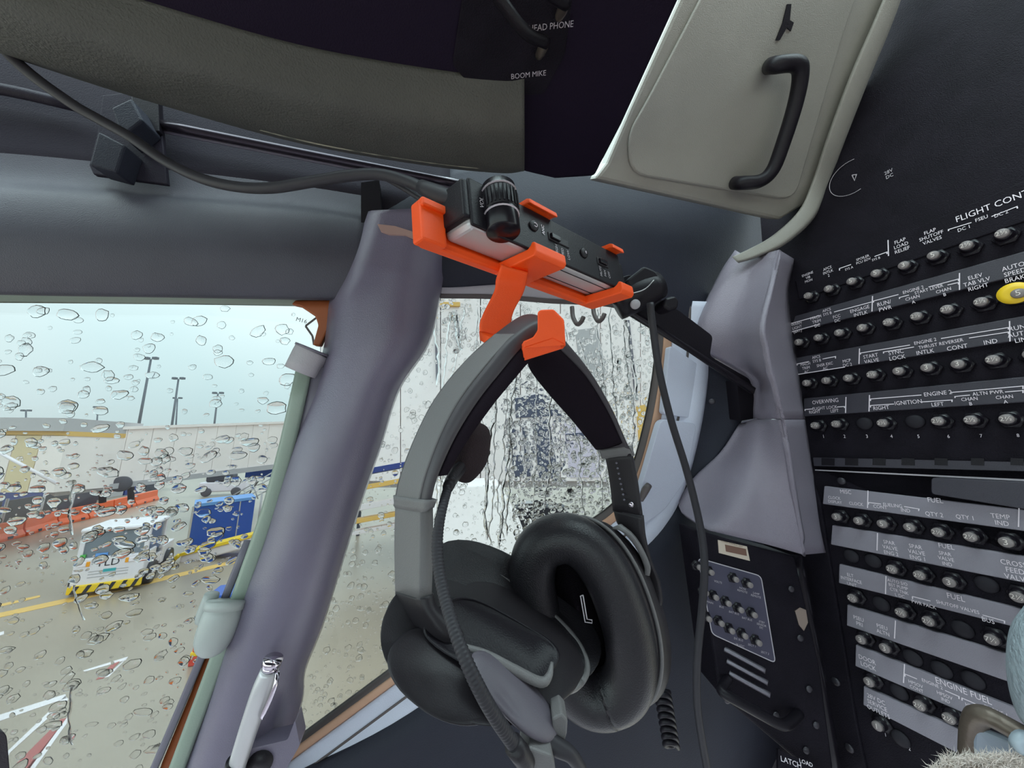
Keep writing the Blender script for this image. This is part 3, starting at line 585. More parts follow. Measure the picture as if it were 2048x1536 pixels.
# window gasket, sash bar ------------------------------------------
struct(slab('trim_10', [(590, 600), (668, 600), (664, 640), (640, 692), (625, 690), (636, 650), (630, 632), (600, 612), (582, 608)], WP, m_rust, k=.02, thick=.012, bevel=.002))
sb = thing('window_sash_bar', WP.at(330, 1560, .05), 'sage green vertical sash bar with grey channel beside the pillar', 'window bar')
def bar(name, pts, w, mat, k, parent, dep=.012):
    return loft(name, [[WP.at(u, v, k), WP.at(u+w, v, k), WP.at(u+w, v, k-dep), WP.at(u, v, k-dep)] for u, v in pts], mat, parent, n=2, corner=.25)
bar('bar', [(592, 735), (560, 880), (522, 1020), (480, 1140), (436, 1270), (388, 1400), (334, 1545), (310, 1620)], 34, m_sage, .05, sb, .02)
bar('grey_channel', [(624, 735), (590, 880), (552, 1020), (508, 1140), (466, 1270), (418, 1400), (364, 1545), (340, 1620)], 38, m_strip, .046, sb, .02)
bar('tan_bead', [(655, 720), (622, 860), (580, 1000), (545, 1100)], 6, m_tan, .05, sb, .01)
tube('top_cap', [WP.at(602, 745, .042), WP.at(620, 712, .042), WP.at(626, 702, .042)], [.020, .021, .021], m_reveal, sb, n=2, seg=20); tube('cap_rim', [WP.at(626, 703, .0425), WP.at(628, 699, .0425)], [.0225, .0225], m_strip, sb, n=1, seg=20)
bar('black_seal', [(488, 1080), (440, 1200), (400, 1300), (350, 1420), (300, 1536), (260, 1630)], 17, m_strip, .04, sb, .012)
bar('brown_sealant', [(420, 1290), (380, 1390), (326, 1520), (290, 1620)], 30, m_rust, .03, sb, .004)
cl = thing('bar_clip', WP.at(430, 1290, .07), 'pale green plastic sleeve clip on the sash bar', 'clip')
m_clip = M('pale green plastic', (.42, .50, .44), .45, .2, 500)
tube('sleeve', [WP.at(450, 1212, .052), WP.at(446, 1228, .056), WP.at(434, 1262, .056), WP.at(424, 1288, .055), WP.at(420, 1298, .053)], [.018, .0195, .0195, .0165, .009], m_clip, cl, n=4, seg=20)
tube('sleeve_rim', [WP.at(455, 1200, .053), WP.at(449, 1218, .056)], [.0205, .0205], m_clip, cl, n=2, seg=20); tube('small_sleeve', [WP.at(424, 1188, .042), WP.at(410, 1228, .042), WP.at(404, 1244, .042)], [.0075, .0085, .007], m_clip, cl, n=3)
# pen ---------------------------------------------------------------
pn = thing('ballpoint_pen', WP.at(470, 1545, .09), 'silver ballpoint pen with clip standing against the pillar', 'pen')
PK = .1
tube('barrel', [WP.at(539.5, 1339, PK), WP.at(524, 1380, PK), WP.at(500, 1450, PK-.004), WP.at(476, 1525, PK-.006), WP.at(465, 1560, PK-.006)], [.0088, .0098, .0092, .0085, .0085], m_silver, pn, n=5, seg=18)
tube('cap_band', [WP.at(542.5, 1330, PK), WP.at(539, 1340, PK)], [.0076, .0076], m_chrome, pn, n=1, seg=18); tube('push_button', [WP.at(547, 1316, PK), WP.at(543, 1329, PK)], [.0094, .0094], m_chrome, pn, n=1, seg=18)
loft('clip', [[WP.at(u, v, PK+z), WP.at(u+w, v+2, PK+z), WP.at(u+w, v+2, PK+z-.003), WP.at(u, v, PK+z-.003)] for u, v, w, z in [(552, 1340, 8, .004), (548, 1366, 7, .011), (536, 1400, 7, .012), (518, 1438, 8, .008)]], m_chrome, pn, n=3)
tube('joint_ring', [WP.at(473, 1520, PK-.006), WP.at(471, 1526, PK-.006)], [.0092, .0092], m_black, pn, n=1, seg=18)
# rail, cable clamp, cable --------------------------------------------
rl = thing('shade_rail', WP.at(330, 250, .04), 'thin dark metal rail running under the padded overhead lip', 'rail')
tube('rod', [WP.at(300, 245, .045), WP.at(600, 305, .045), WP.at(930, 370, .045)], .0055, M('dark metal', (.05, .045, .055), .25, metal=.6), rl, n=4); tube('lower_bead', [WP.at(300, 258, .04), WP.at(600, 317, .04), WP.at(900, 375, .04)], .002, m_strip, rl, n=4, seg=8)
tube('rail_end', [WP.at(-200, 150, .04), WP.at(0, 178, .04), WP.at(150, 212, .04)], .006, m_recess, rl, n=3)
t = thing('cable_clamp', WP.at(250, 360, .04), 'black bracket with clamp block holding the cable at upper left', 'clamp')
slab('bracket_plate', [(205, 190), (318, 178), (322, 250), (334, 368), (186, 348), (178, 330), (196, 260)], WP, m_recess, t, k=.045, thick=.006, bevel=.001)
prism('clamp_block', [WP.at(u, v, .075) for u, v in [(222, 215), (262, 196), (285, 240), (250, 268), (242, 272)]], -WP.n*.03, m_navy, t, bevel=.002); prism('clamp_block', [WP.at(u, v, .07) for u, v in [(196, 262), (250, 290), (232, 345), (178, 330)]], -WP.n*.026, m_navy, t, bevel=.002)
slab('bolt_plate', [(260, 180), (315, 185), (318, 262), (275, 270)], WP, m_black, t, k=.052, thick=.008, bevel=.001)
slab('post_bracket', [(722, 365), (758, 360), (765, 440), (722, 445)], WP, m_black, t, k=.05, thick=.02)
cb = thing('headset_cable', U(900, 400, .27), 'grey rubber cable sagging from the clamp to the controller', 'cable')
tube('cable', [U(-60, 20, .30), U(40, 130, .31), U(140, 205, .32), U(200, 240, .325), U(262, 275, .325), U(330, 322, .325), U(400, 356, .32), U(470, 373, .315), U(540, 376, .31), U(620, 364, .305), U(700, 351, .30), U(760, 349, .295), U(815, 363, .29), U(860, 383, .282)], .0047, m_rubber, cb, n=6, seg=14)
tube('strain_relief', [U(842, 374, .286), U(880, 392, .279), U(925, 412, .272)], [.0058, .0078, .0082], m_rubber, cb, n=3, seg=14, rib=0)
tube('thin_wire', [U(765, 352, .30), U(810, 378, .30), U(858, 408, .295), U(880, 418, .29)], .0026, m_rubber, cb, n=4, seg=8)
# ================================================================ breaker panel
cp_ = thing('circuit_breaker_panel', PP.at(1850, 1500), 'tall black circuit breaker panel with white lettering on the right', 'breaker panel')
slab('panel_face', [(1470, -260), (2700, -600), (2700, 1400), (1590, 918), (1540, 700)], PP, m_panel, cp_, k=-.001, thick=.02)
slab('panel_face', [(1600, 926), (2700, 960), (2700, 2600), (1830, 1900), (1690, 1540), (1628, 1100)], PP, m_panel, cp_, k=-.001, thick=.02)
slab('side_post', [(1570, 800), (1640, 1000), (1712, 1440), (1745, 1600), (1660, 1600), (1620, 1330), (1560, 900)], PP, m_panel, cp_, k=.004, thick=.012, bevel=.002)
def sp(poly, mat, k=.0045): return slab('label_strip', poly, PP, mat, cp_, k=k, thick=.006, bevel=.0012, smooth=False)
st1 = sp([(1598, 600), (2120, 418), (2120, 330), (1590, 560)], m_panel, .0008)
st2 = sp([(1579, 666), (2120, 530), (2120, 482), (1590, 632)], m_strip_lo); st3 = sp([(1594, 749), (2120, 668), (2120, 618), (1590, 716)], m_strip_lo); st4 = sp([(1607, 833), (2120, 800), (2120, 746), (1607, 797)], m_strip_lo)
s5 = sp([(1645, 1008), (2120, 1072), (2120, 1028), (1648, 972)], m_strip_hi); s6 = sp([(1661, 1089), (2120, 1180), (2120, 1124), (1664, 1050)], m_strip_hi); s7 = sp([(1677, 1166), (2120, 1277), (2120, 1237), (1678, 1128)], m_strip_hi)
s8 = sp([(1693, 1251), (2120, 1400), (2120, 1340), (1694, 1209)], m_strip_hi); s9 = sp([(1710, 1332), (2120, 1510), (2120, 1452), (1711, 1289)], m_strip_hi); s10 = sp([(1726, 1410), (1960, 1530), (2120, 1620), (2120, 1550), (1727, 1372)], m_strip_hi)
def TX(strip, items, k=.0052):
    for it in items: text(it[0], it[1], it[2], it[3], PP, it[4] if len(it) > 4 else m_white, strip, k=k)
TX(st1, [('ENGINE\nVIB\nMON', 1616, 555, 5), ('AFCS\nINTLK\n2', 1656, 544, 5.5), ('SPOILER\nPCU SOV', 1726, 519, 5), ('SYS A', 1698, 537, 4.8), ('SYS B', 1752, 518, 4.8), ('FLAP\nLOAD\nRELIEF', 1802, 491, 7), ('FLAP\nSHUTOFF\nVALVES', 1862, 472, 7), ('FLIGHT CONTROL', 2003, 405, 13), ('DC 1', 1928, 457, 7), ('FSEU', 1963, 437, 7), ('DC 2', 2002, 428, 7)], .0016)
lines('bracket_line', [[(1679, 541), (1679, 537), (1702, 529)], [(1749, 513), (1774, 504), (1774, 508)], [(1776, 480), (1777, 512)], [(1897, 462), (1897, 459), (1943, 445)], [(1983, 433), (2034, 413), (2035, 417)]], 1.6, PP, m_white, st1, .0016)
TX(st2, [('WARN\nLIGHT\n(BAT)', 1594, 655, 5.5), ('MACH\nTRIM\nDC', 1633, 643, 6), ('AFCS\nSYS B', 1654, 624, 5.5), ('FCC\nDC', 1674, 637, 6), ('ENGAGE\nINTLK', 1720, 623, 7), ('RUN/\nPWR', 1769, 612, 8), ('ENGINE 2', 1826, 580, 6.2), ('START LEVER', 1857, 579, 6), ('CHAN\nA', 1826, 600, 6.5), ('CHAN\nB', 1888, 585, 6.5), ('ELEV\nTAB VLV\nRIGHT', 1953, 564, 8), ('AUTO\nSPEED\nBRAKE', 2030, 545, 9)])
lines('bracket_line', [[(1578, 665), (1640, 648)], [(1578, 651), (1578, 648), (1640, 631)], [(1668, 624), (1743, 604)], [(1745, 592), (1744, 623)], [(1747, 605), (1747, 602), (1797, 589)], [(1857, 574), (1917, 558), (1917, 562)], [(1799, 598), (1799, 595), (1818, 590)], [(1895, 570), (1917, 565), (1917, 569)], [(1919, 546), (1919, 580)]], 1.6, PP, m_white, st2, .0052)
TX(st3, [('AFCS\nSYS B', 1633, 718, 5.5), ('MACH\nTRIM\nAC', 1612, 736, 5.5), ('SNSR EXC\nAC', 1650, 733, 5.5), ('MCP\nDC 2', 1694, 726, 6), ('START\nVALVE', 1742, 717, 7), ('ENGINE 2', 1850, 683, 6.5), ('THRUST REVERSER', 1880, 688, 6.5), ('SYNC\nLOCK', 1793, 710, 8), ('INTLK', 1850, 704, 8), ('CONT', 1914, 695, 8.5), ('IND', 1981, 684, 9), ('RUN\nAUTO\nLIM', 2038, 668, 9)])
lines('bracket_line', [[(1594, 749), (1690, 734)], [(1594, 731), (1594, 728), (1618, 723)], [(1645, 718), (1671, 713), (1671, 717)], [(1719, 697), (1718, 728)], [(1721, 709), (1721, 706), (1820, 690)], [(1882, 677), (2017, 655), (2017, 659)], [(1767, 707), (1767, 704), (1828, 694)], [(1938, 676), (2017, 664), (2017, 668)], [(2019, 642), (2020, 683)]], 1.6, PP, m_white, st3, .0052)
TX(st4, [('OVERWING', 1650, 803, 7.5), ('FLIGHT LOCK', 1649, 816, 6), ('RIGHT', 1629, 824, 6), ('LEFT', 1669, 822, 6), ('ENGINE 2', 1875, 787, 8), ('IGNITION', 1816, 805, 8), ('RIGHT', 1762, 816, 7.5), ('LEFT', 1875, 809, 7.5), ('ALTN PWR', 1975, 786, 7), ('CHAN\nB', 1940, 803, 6.8), ('CHAN\nA', 2010, 799, 6.8)])
lines('bracket_line', [[(1610, 822), (1610, 819), (1625, 818)], [(1674, 814), (1689, 813), (1689, 816)], [(1692, 794), (1691, 826)], [(1739, 790), (1738, 823)], [(1741, 802), (1741, 798), (1843, 790)], [(1902, 785), (2046, 772), (2046, 778)], [(1741, 815), (1741, 811), (1788, 808)], [(1841, 804), (1904, 800), (1904, 804)], [(1910, 796), (1910, 793), (1940, 790)], [(2010, 784), (2046, 781), (2046, 786)]], 1.6, PP, m_white, st4, .0052)
TX(s5, [('MISC', 1691, 984, 7.5), ('CLOCK\nDISPLAY', 1669, 1000, 5.5), ('CLOCK', 1712, 1008, 6), ('FUELING', 1785, 1011, 6.5), ('CONT', 1760, 1014, 6.5), ('IND', 1811, 1021, 7), ('FUEL', 1870, 1001, 9), ('QTY 2', 1868, 1029, 8), ('QTY 1', 1930, 1035, 8), ('TEMP\nIND', 2002, 1040, 9)])
lines('bracket_line', [[(1736, 981), (1735, 1016)], [(1737, 1009), (1737, 1005), (1762, 1008)], [(1808, 1013), (1838, 1018), (1837, 1022)], [(2038, 1015), (2037, 1054)]], 1.6, PP, m_white, s5, .0052)
TX(s6, [('SPAR\nVALVE\nENG 2', 1780, 1096, 7), ('SPAR\nVALVE\nENG 1', 1833, 1105, 7.5), ('FUEL', 1892, 1093, 9), ('SPAR\nVALVE\nIND', 1892, 1118, 6.8), ('CROSS\nFEED\nVALVE', 2030, 1142, 9.5)]); lines('bracket_line', [[(1755, 1066), (1754, 1101)]], 1.6, PP, m_white, s6, .0052)
TX(s7, [('ELT\nINTERFACE\nUNIT', 1702, 1160, 6), ('AUTO S/O\nBST PUMP\nCTR TNK\nL DC', 1797, 1178, 5.8), ('FUEL', 1911, 1195, 10), ('PWR PACK', 1847, 1209, 6.2), ('SHUTOFF VALVES', 1914, 1214, 6.5), ('BUS', 1976, 1241, 8.5)])
lines('bracket_line', [[(1772, 1152), (1771, 1188)], [(1825, 1198), (1825, 1193), (1861, 1202)], [(1965, 1230), (2009, 1242), (2009, 1247)]], 1.6, PP, m_white, s7, .0052)
TX(s8, [('PSEU\nPRI', 1718, 1243, 7), ('PSEU\nALTN', 1765, 1260, 7)]); lines('bracket_line', [[(1791, 1241), (1789, 1277)]], 1.6, PP, m_white, s8, .0052)
TX(s9, [('DOOR\nLOCK', 1735, 1326, 8), ('ENGINE FUEL', 1924, 1381, 11), ('ENGINE 2', 1864, 1368, 6), ('HPSOV\nCONT', 1832, 1373, 6), ('HPSOV\nIND', 1890, 1396, 6.2), ('HPSOV\nCONT', 1948, 1420, 6.2), ('ENGINE 1', 1992, 1422, 6.2)])
lines('bracket_line', [[(1809, 1328), (1807, 1366)], [(1810, 1353), (1810, 1348), (1834, 1358)], [(1890, 1381), (1918, 1393), (1918, 1398)], [(1924, 1401), (1924, 1396), (1954, 1409)]], 1.6, PP, m_white, s9, .0052)
TX(s10, [('28V DC\nSERVICE\nOUTLETS', 1754, 1411, 7.5)])
for i, (u, v) in enumerate([(1647, 873), (1689, 873), (1734, 873), (1783, 873), (1837, 873), (1897, 873), (1962, 872), (2036, 871)]): text(str(i+1), u, v, 6.5, PP, m_white, cp_, k=.0004)
text('1', 1771, 1470, 6, PP, m_white, cp_, k=.0004); text('2', 1819, 1498, 6, PP, m_white, cp_, k=.0004); text('28V\nDC', 1778, 348, 7, PP, m_dim, cp_, k=.0004)
# breakers
collar = lathe_mesh('collar', [(.0088, 0), (.0088, .003), (.0078, .0036), (.0070, .0038), (.0070, .0085), (.0064, .0092), (.0064, .012), (.0058, .0128)], 18)
button = lathe_mesh('button', [(.0052, .012), (.0052, .0165), (.0046, .0172)], 16)
collar.materials.append(m_blackg); button.materials.append(m_btn)
nut = lathe_mesh('nut', [(.0105, .0), (.0105, .0026), (.0095, .0032)], 6); nut.materials.append(m_black)
nums = {}
def breaker(u, v, s, sc=1.0):
    h = .0172*sc; p = PP.at(u, v, h)-PP.n*h; m = basis(p, PP.ex*sc, PP.ey*sc, PP.n*sc)
    c = link('circuit_breaker', collar, None, cp_, mw=m); link('button', button, None, c, mw=m); link('nut', nut, None, c, mw=m)
    if s not in nums: nums[s] = text_mesh(s, .0085 if len(s) == 1 else .0066); nums[s].materials.append(m_num)
    link('number', nums[s], None, c, smooth=False, mw=m @ Matrix.Translation((0, 0, .0175)))
    return c
H = '2½'
rows = [[(1614, 591, H), (1655, 577, '5'), (1701, 562, '5'), (1750, 546, '5'), (1806, 530, '3'), (1865, 510, '5'), (1931, 490, H), (2003, 466, H), (2080, 442, '5')],
        [(1595, 684, '3'), (1634, 675, '5'), (1676, 665, '5'), (1722, 655, '5'), (1775, 644, H), (1831, 632, H), (1892, 618, H), (1960, 603, H), (2036, 586, '5')],
        [(1611, 766, '3'), (1650, 761, '1'), (1694, 756, '5'), (1742, 749, H), (1795, 742, '5'), (1852, 735, '3'), (1914, 728, '3'), (1984, 719, H), (2060, 708, '5')],
        [(1628, 851, H), (1670, 848, H), (1763, 846, H), (1874, 842, H), (1940, 840, H), (2012, 838, H)],
        [(1671, 1034, '3'), (1715, 1042, '3'), (1763, 1048, '5'), (1817, 1055, '5'), (1874, 1065, H), (1939, 1074, H), (2011, 1085, '3')],
        [(1782, 1139, H), (1837, 1151, H), (1897, 1165, '3'), (2034, 1195, H)], [(1703, 1197, H), (1800, 1226, H), (1855, 1243, H), (1982, 1280, '7½')],
        [(1720, 1280, '3'), (1768, 1297, '3')], [(1736, 1365, '3'), (1837, 1412, H), (1896, 1438, H)], [(1753, 1453, '1')]]
for r in rows:
    for u, v, s in r: breaker(u, v, s)
yr = link('collar_ring', lathe_mesh('yr', [(.0062, 0), (.0118, 0), (.0118, .003), (.0062, .003)], 28), m_yellow, cp_, mw=basis(PP.at(2030, 587, .010), PP.ex, PP.ey, PP.n))
m_plug = M('blank plug rubber', (.022, .022, .026), .6, spec=.2); m_screw = M('dark screw', (.05, .05, .055), .4, metal=.4)
plug = lathe_mesh('plug', [(.0092, 0), (.0088, .0014), (.0070, .003), (.004, .0038), (.001, .004)], 18)
for (u, v) in [(1728, 847), (1829, 843), (1701, 1112), (1745, 1122), (1972, 1169), (1761, 1208), (1924, 1259), (1824, 1316), (1882, 1340), (1945, 1361), (1797, 1384), (1800, 1478)]:
    link('blank_plug', plug, m_plug, cp_, mw=basis(PP.at(u, v, .002)-PP.n*.002, PP.ex, PP.ey, PP.n))
# hinge, edge, screw, knob
hg = slab('hinge_leaf', [(1626, 915), (2120, 926), (2120, 944), (1628, 932)], PP, m_strip_lo, cp_, k=.004, thick=.005)
for u in (1655, 1702, 1757, 1815, 1881, 1954, 2033): slab('hinge_notch', [(u-12, 916), (u+14, 917), (u+14, 931), (u-12, 930)], PP, m_black, hg, k=.0046, thick=.002)
slab('edge_line', [(1630, 939), (2120, 962), (2120, 966), (1630, 941)], PP, m_dim, cp_, k=.002, thick=.002)
kn = slab('pull_lip', [(1862, 955), (2120, 968), (2120, 1030), (1862, 988)], PP, m_strip_lo, cp_, k=.016, thick=.016, bevel=.004, rnd=8, smooth=True)
scm = lathe_mesh('screw', [(.0052, 0), (.0052, .0012), (.0036, .0024), (.0012, .0028)], 14)
for (u, v) in [(1683, 962), (1672, 1363), (1699, 1496)]: link('screw', scm, m_screw, cp_, mw=basis(PP.at(u, v, .0035), PP.ex, PP.ey, PP.n))
oc = PP.at(1703, 354, .0008); tube('outlet_ring', [oc+PP.ex*.0272*math.cos(math.radians(a))+PP.ey*.0272*math.sin(math.radians(a)) for a in range(75, 300, 15)], .0004, m_dim, cp_, n=2, seg=6)
lines('outlet_mark', [[(1704, 350), (1713, 349), (1709, 361), (1704, 350)]], 1.5, PP, m_dim, cp_)
# ---------------------------------------------------------------- charcoal housing
hh = thing('side_housing', U(1500, 1100, .52), 'charcoal moulded plastic housing between window and breaker panel', 'housing')
sheet('upper_shell', [[(1470, 500, .62), (1500, 515, .575), (1530, 507, .56), (1556, 500, .53), (1562, 502, .535), (1592, 520, .60)], [(1440, 545, .63), (1452, 560, .585), (1495, 565, .555), (1540, 570, .495), (1546, 572, .50), (1577, 580, .59)], [(1396, 635, .64), (1406, 640, .59), (1465, 648, .55), (1521, 652, .472), (1528, 653, .477), (1584, 660, .58)], [(1394, 690, .64), (1404, 684, .59), (1468, 690, .55), (1527, 695, .468), (1534, 696, .473), (1591, 700, .578)],
    [(1415, 712, .63), (1425, 708, .588), (1485, 730, .552), (1536, 742, .468), (1543, 743, .473), (1600, 745, .575)], [(1495, 762, .60), (1503, 760, .56), (1520, 765, .54), (1546, 770, .468), (1553, 771, .473), (1605, 775, .573)], [(1500, 838, .60), (1510, 838, .556), (1530, 838, .515), (1560, 838, .47), (1568, 838, .475), (1616, 838, .57)]], m_house, None, hh, n=4, thick=.004)
sheet('lower_shell', [[(1478, 848, .588), (1492, 842, .575), (1508, 840, .545), (1530, 839, .515), (1560, 839, .47), (1568, 839, .475), (1616, 839, .57)], [(1440, 905, .59), (1465, 900, .575), (1500, 905, .525), (1530, 905, .505), (1572, 905, .472), (1580, 906, .477), (1629, 910, .565)], [(1385, 958, .592), (1430, 955, .565), (1485, 971, .508), (1530, 973, .495), (1583, 976, .475), (1591, 977, .48), (1641, 980, .553)], [(1357, 1012, .58), (1410, 1015, .55), (1464, 1024, .500), (1530, 1034, .491), (1594, 1042, .478), (1602, 1043, .483), (1649, 1050, .538)], [(1398, 1050, .525), (1415, 1058, .51), (1440, 1066, .502), (1530, 1088, .489), (1606, 1109, .480), (1613, 1109, .485), (1656, 1105, .52)]], m_house, None, hh, n=4, thick=.004)
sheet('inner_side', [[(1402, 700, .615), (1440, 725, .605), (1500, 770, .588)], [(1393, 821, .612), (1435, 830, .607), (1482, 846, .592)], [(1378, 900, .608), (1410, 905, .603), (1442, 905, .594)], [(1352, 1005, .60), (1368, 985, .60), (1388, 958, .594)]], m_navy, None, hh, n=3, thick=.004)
prism('strut_slot', [U(u, v, .57) for u, v in [(1474, 762), (1512, 770), (1514, 836), (1482, 842)]], FW*.03, m_black, hh)
tube('seam', [U(1484, 845, .566), U(1512, 838, .548), U(1561, 837, .517)], .0012, m_strip, hh, n=2, seg=6)
link('screw', scm, m_black, hh, mw=basis(U(1424, 803, .592), *frame_of(-ray(1424, 803).normalized()), -ray(1424, 803).normalized()))
# ---------------------------------------------------------------- strut with clips
SPn = plane3(U(1230, 590, .43), U(1500, 770, .535), U(1310, 580, .455))
t = thing('support_strut', U(1500, 770, .53), 'black angled strut running from the mount into the charcoal housing', 'strut')
slab('bracket_plate', [(1212, 566), (1262, 548), (1300, 585), (1360, 622), (1426, 672), (1420, 712), (1500, 758), (1508, 790), (1380, 704), (1240, 618)], SPn, m_black, t, k=.0, thick=.004, bevel=.001, rnd=8)
loft('edge_rail', [[SPn.at(u, v, .012), SPn.at(u-4, v+12, .012), SPn.at(u-4, v+12, -.004), SPn.at(u, v, -.004)] for u, v in [(1212, 584), (1300, 640), (1400, 705), (1512, 776)]], m_blackg, t, n=2)
ct = thing('strut_clip', U(1300, 600, .42), 'black plastic twin clip with a pale button clamped on the strut', 'clip')
tube('barrel', [U(1232, 612, .425), U(1275, 590, .42), U(1318, 570, .42)], [.019, .020, .017], m_black, ct, n=3, seg=16)
prism('jaw', [U(u, v, .405) for u, v in [(1252, 560), (1290, 530), (1312, 540), (1328, 558), (1318, 572), (1290, 585), (1262, 580)]], FW*.03, m_black, ct, bevel=.004, smooth=True)
prism('jaw', [U(u, v, .41) for u, v in [(1308, 570), (1332, 566), (1340, 578), (1336, 592), (1318, 596), (1304, 588)]], FW*.03, m_black, ct, bevel=.004, smooth=True)
prism('jaw', [U(u, v, .415) for u, v in [(1330, 596), (1352, 590), (1360, 600), (1358, 616), (1340, 622), (1326, 612)]], FW*.03, m_black, ct, bevel=.004, smooth=True)
link('pale_button', lathe_mesh('pb', [(.0058, 0), (.0058, .002), (.0045, .003)], 16), m_reveal, ct, mw=basis(U(1270, 609, .402), RT, UP, -FW))
tube('wire', [U(1251, 583, .40), U(1266, 586, .40), U(1290, 578, .40), U(1308, 560, .40)], .0006, m_silver, ct, seg=6)
hc = thing('hanging_cable', U(1410, 1536, .38), 'thin black cable hanging from the strut clip past the housing', 'cable')
tube('cable', [U(u, v, d) for u, v, d in [(1300, 606, .39), (1305, 650, .39), (1318, 740, .39), (1342, 840, .39), (1370, 930, .39), (1391, 1010, .39), (1405, 1080, .385), (1409, 1140, .38), (1404, 1220, .38), (1395, 1310, .38), (1394, 1400, .38), (1404, 1480, .38), (1422, 1580, .38)]], .0040, m_rubber, hc, seg=10)
# ---------------------------------------------------------------- 28 VDC box
BP = plane3(U(1413, 1065, .50), U(1585, 1112, .49), U(1470, 1400, .455))
b2 = thing('power_control_box', BP.at(1560, 1480), 'small black 28 VDC control box with handle and three vents', 'control box')
slab('front_plate', [(1392, 1060), (1590, 1112), (1640, 1330), (1668, 1540), (1640, 1560), (1440, 1390), (1420, 1250)], BP, m_panel, b2, k=0, thick=.06, bevel=.003)
lb = slab('label_plate', [(1396, 1116), (1522, 1152), (1551, 1326), (1424, 1268)], BP, M('violet grey plate', (.055, .055, .085), .5), b2, k=.0015, thick=.002, rnd=10)
ln = roundpoly([(1396, 1116), (1522, 1152), (1551, 1326), (1424, 1268)], 10); lines('border_line', [ln+[ln[0], ln[1]]], 1.8, BP, m_dim, lb, .0018)
cs = .0062/.0088
for r in [[(1399, 1135), (1423, 1145), (1472, 1159), (1500, 1170)], [(1412, 1186), (1432, 1195), (1457, 1207), (1482, 1220), (1509, 1230)], [(1418, 1238), (1443, 1247), (1464, 1262), (1490, 1272), (1518, 1286)]]:
    for u, v in r:
        m = basis(BP.at(u, v, .01)-BP.n*.01, BP.ex*cs, BP.ey*cs, BP.n*cs); c = link('circuit_breaker', collar, None, b2, mw=m); link('button', button, None, c, mw=m); link('nut', nut, None, c, mw=m)
for s_, u, v in [('VOLTS', 1436, 1164, ), ('NOSE\nREMOTE', 1485, 1180), ('LAMP\nREMOTE', 1512, 1190), ('MAIN', 1420, 1205), ('BUS', 1443, 1214), ('BAT BUS', 1468, 1226), ('BAT BUS', 1494, 1238), ('STBY\nSENSOR\nDC', 1523, 1250), ('SECT 1', 1504, 1291), ('DC BUS', 1477, 1279), ('SECT 2', 1530, 1306), ('28 VDC', 1480, 1291)]: text(s_, u, v, 3.6, BP, m_dim, lb, k=.002)
pc = slab('placard', [(1436, 1080), (1494, 1093), (1500, 1122), (1438, 1106)], BP, m_paper, b2, k=.001, thick=.001); slab('placard_print', [(1450, 1089), (1492, 1098), (1494, 1112), (1452, 1103)], BP, m_brown, pc, k=.0013, thick=.0004)
text('POWER CONTROL UNIT', 1464, 1088, 2.6, BP, m_brown, pc, k=.0016)
for i in range(3):
    u, v = 1450+i*5, 1292+i*24; loft('louvre_or_rain_patch', [[BP.at(u+x*1.0, v+x*.55, .0), BP.at(u+x-2, v+x*.55+11, .0), BP.at(u+x-2, v+x*.55+6, z)] for x, z in [(0, .001), (10, .007), (70, .007), (82, .001)]], m_strip_hi, b2, n=2)
tube('handle', [BP.at(1456, 1358, .0), BP.at(1446, 1372, .02), BP.at(1444, 1384, .03), BP.at(1470, 1400, .034), BP.at(1520, 1428, .034), BP.at(1558, 1448, .034), BP.at(1575, 1448, .03), BP.at(1590, 1436, .016), BP.at(1598, 1428, .0)], .0058, m_black, b2, n=6)
for u, v in [(1582, 1178), (1600, 1276), (1618, 1378), (1632, 1450), (1454, 1400), (1612, 1500), (1552, 1430)]: link('screw', scm, m_screw, b2, mw=basis(BP.at(u, v, .001), BP.ex*.8, BP.ey*.8, BP.n*.8))
slab('bare_metal_wear', [(1590, 1222), (1600, 1215), (1612, 1220), (1616, 1245), (1608, 1262), (1598, 1250)], BP, m_brass, b2, k=.0012, thick=.001)
ch = struct(loft('trim_11', [[U(u, v, d), U(u+26, v+4, d-.004), U(u+30, v+4, d+.02), U(u, v, d+.03)] for u, v, d in [(1578, 1108, .495), (1604, 1250, .478), (1632, 1400, .465), (1660, 1560, .455)]], m_blackg, n=3, corner=.2))
t = thing('lower_placard', BP.at(1590, 1530, -.002), 'dark shelf placard reading LATCH and LOAD below the control box', 'placard'); LPn = plane3(U(1560, 1515, .42), U(1640, 1545, .41), U(1560, 1560, .41))
slab('plate', [(1556, 1498), (1680, 1560), (1680, 1620), (1556, 1600)], LPn, m_panel, t, k=0, thick=.004); text('LATCH', 1582, 1525, 8, LPn, m_white, t, k=.0006); text('LOAD', 1612, 1526, 6, LPn, m_white, t, k=.0006)
# coiled cord in the dark corner
cc = thing('coiled_cord', U(1330, 1500, .40), 'black coiled cord in the dark corner below the right ear cup', 'cord')
hp = [U(1258, 1330, .42), U(1300, 1360, .42), U(1322, 1380, .42)]
for k in range(61):
    a = k/60*8*2*math.pi; hp.append(U(1325+18*(k/60)+13*math.cos(a), 1385+(k/60)*110+13*math.sin(a)*.5, .42+.008*math.sin(a)))
tube('coil', hp, .003, m_black, cc, n=2, seg=8)
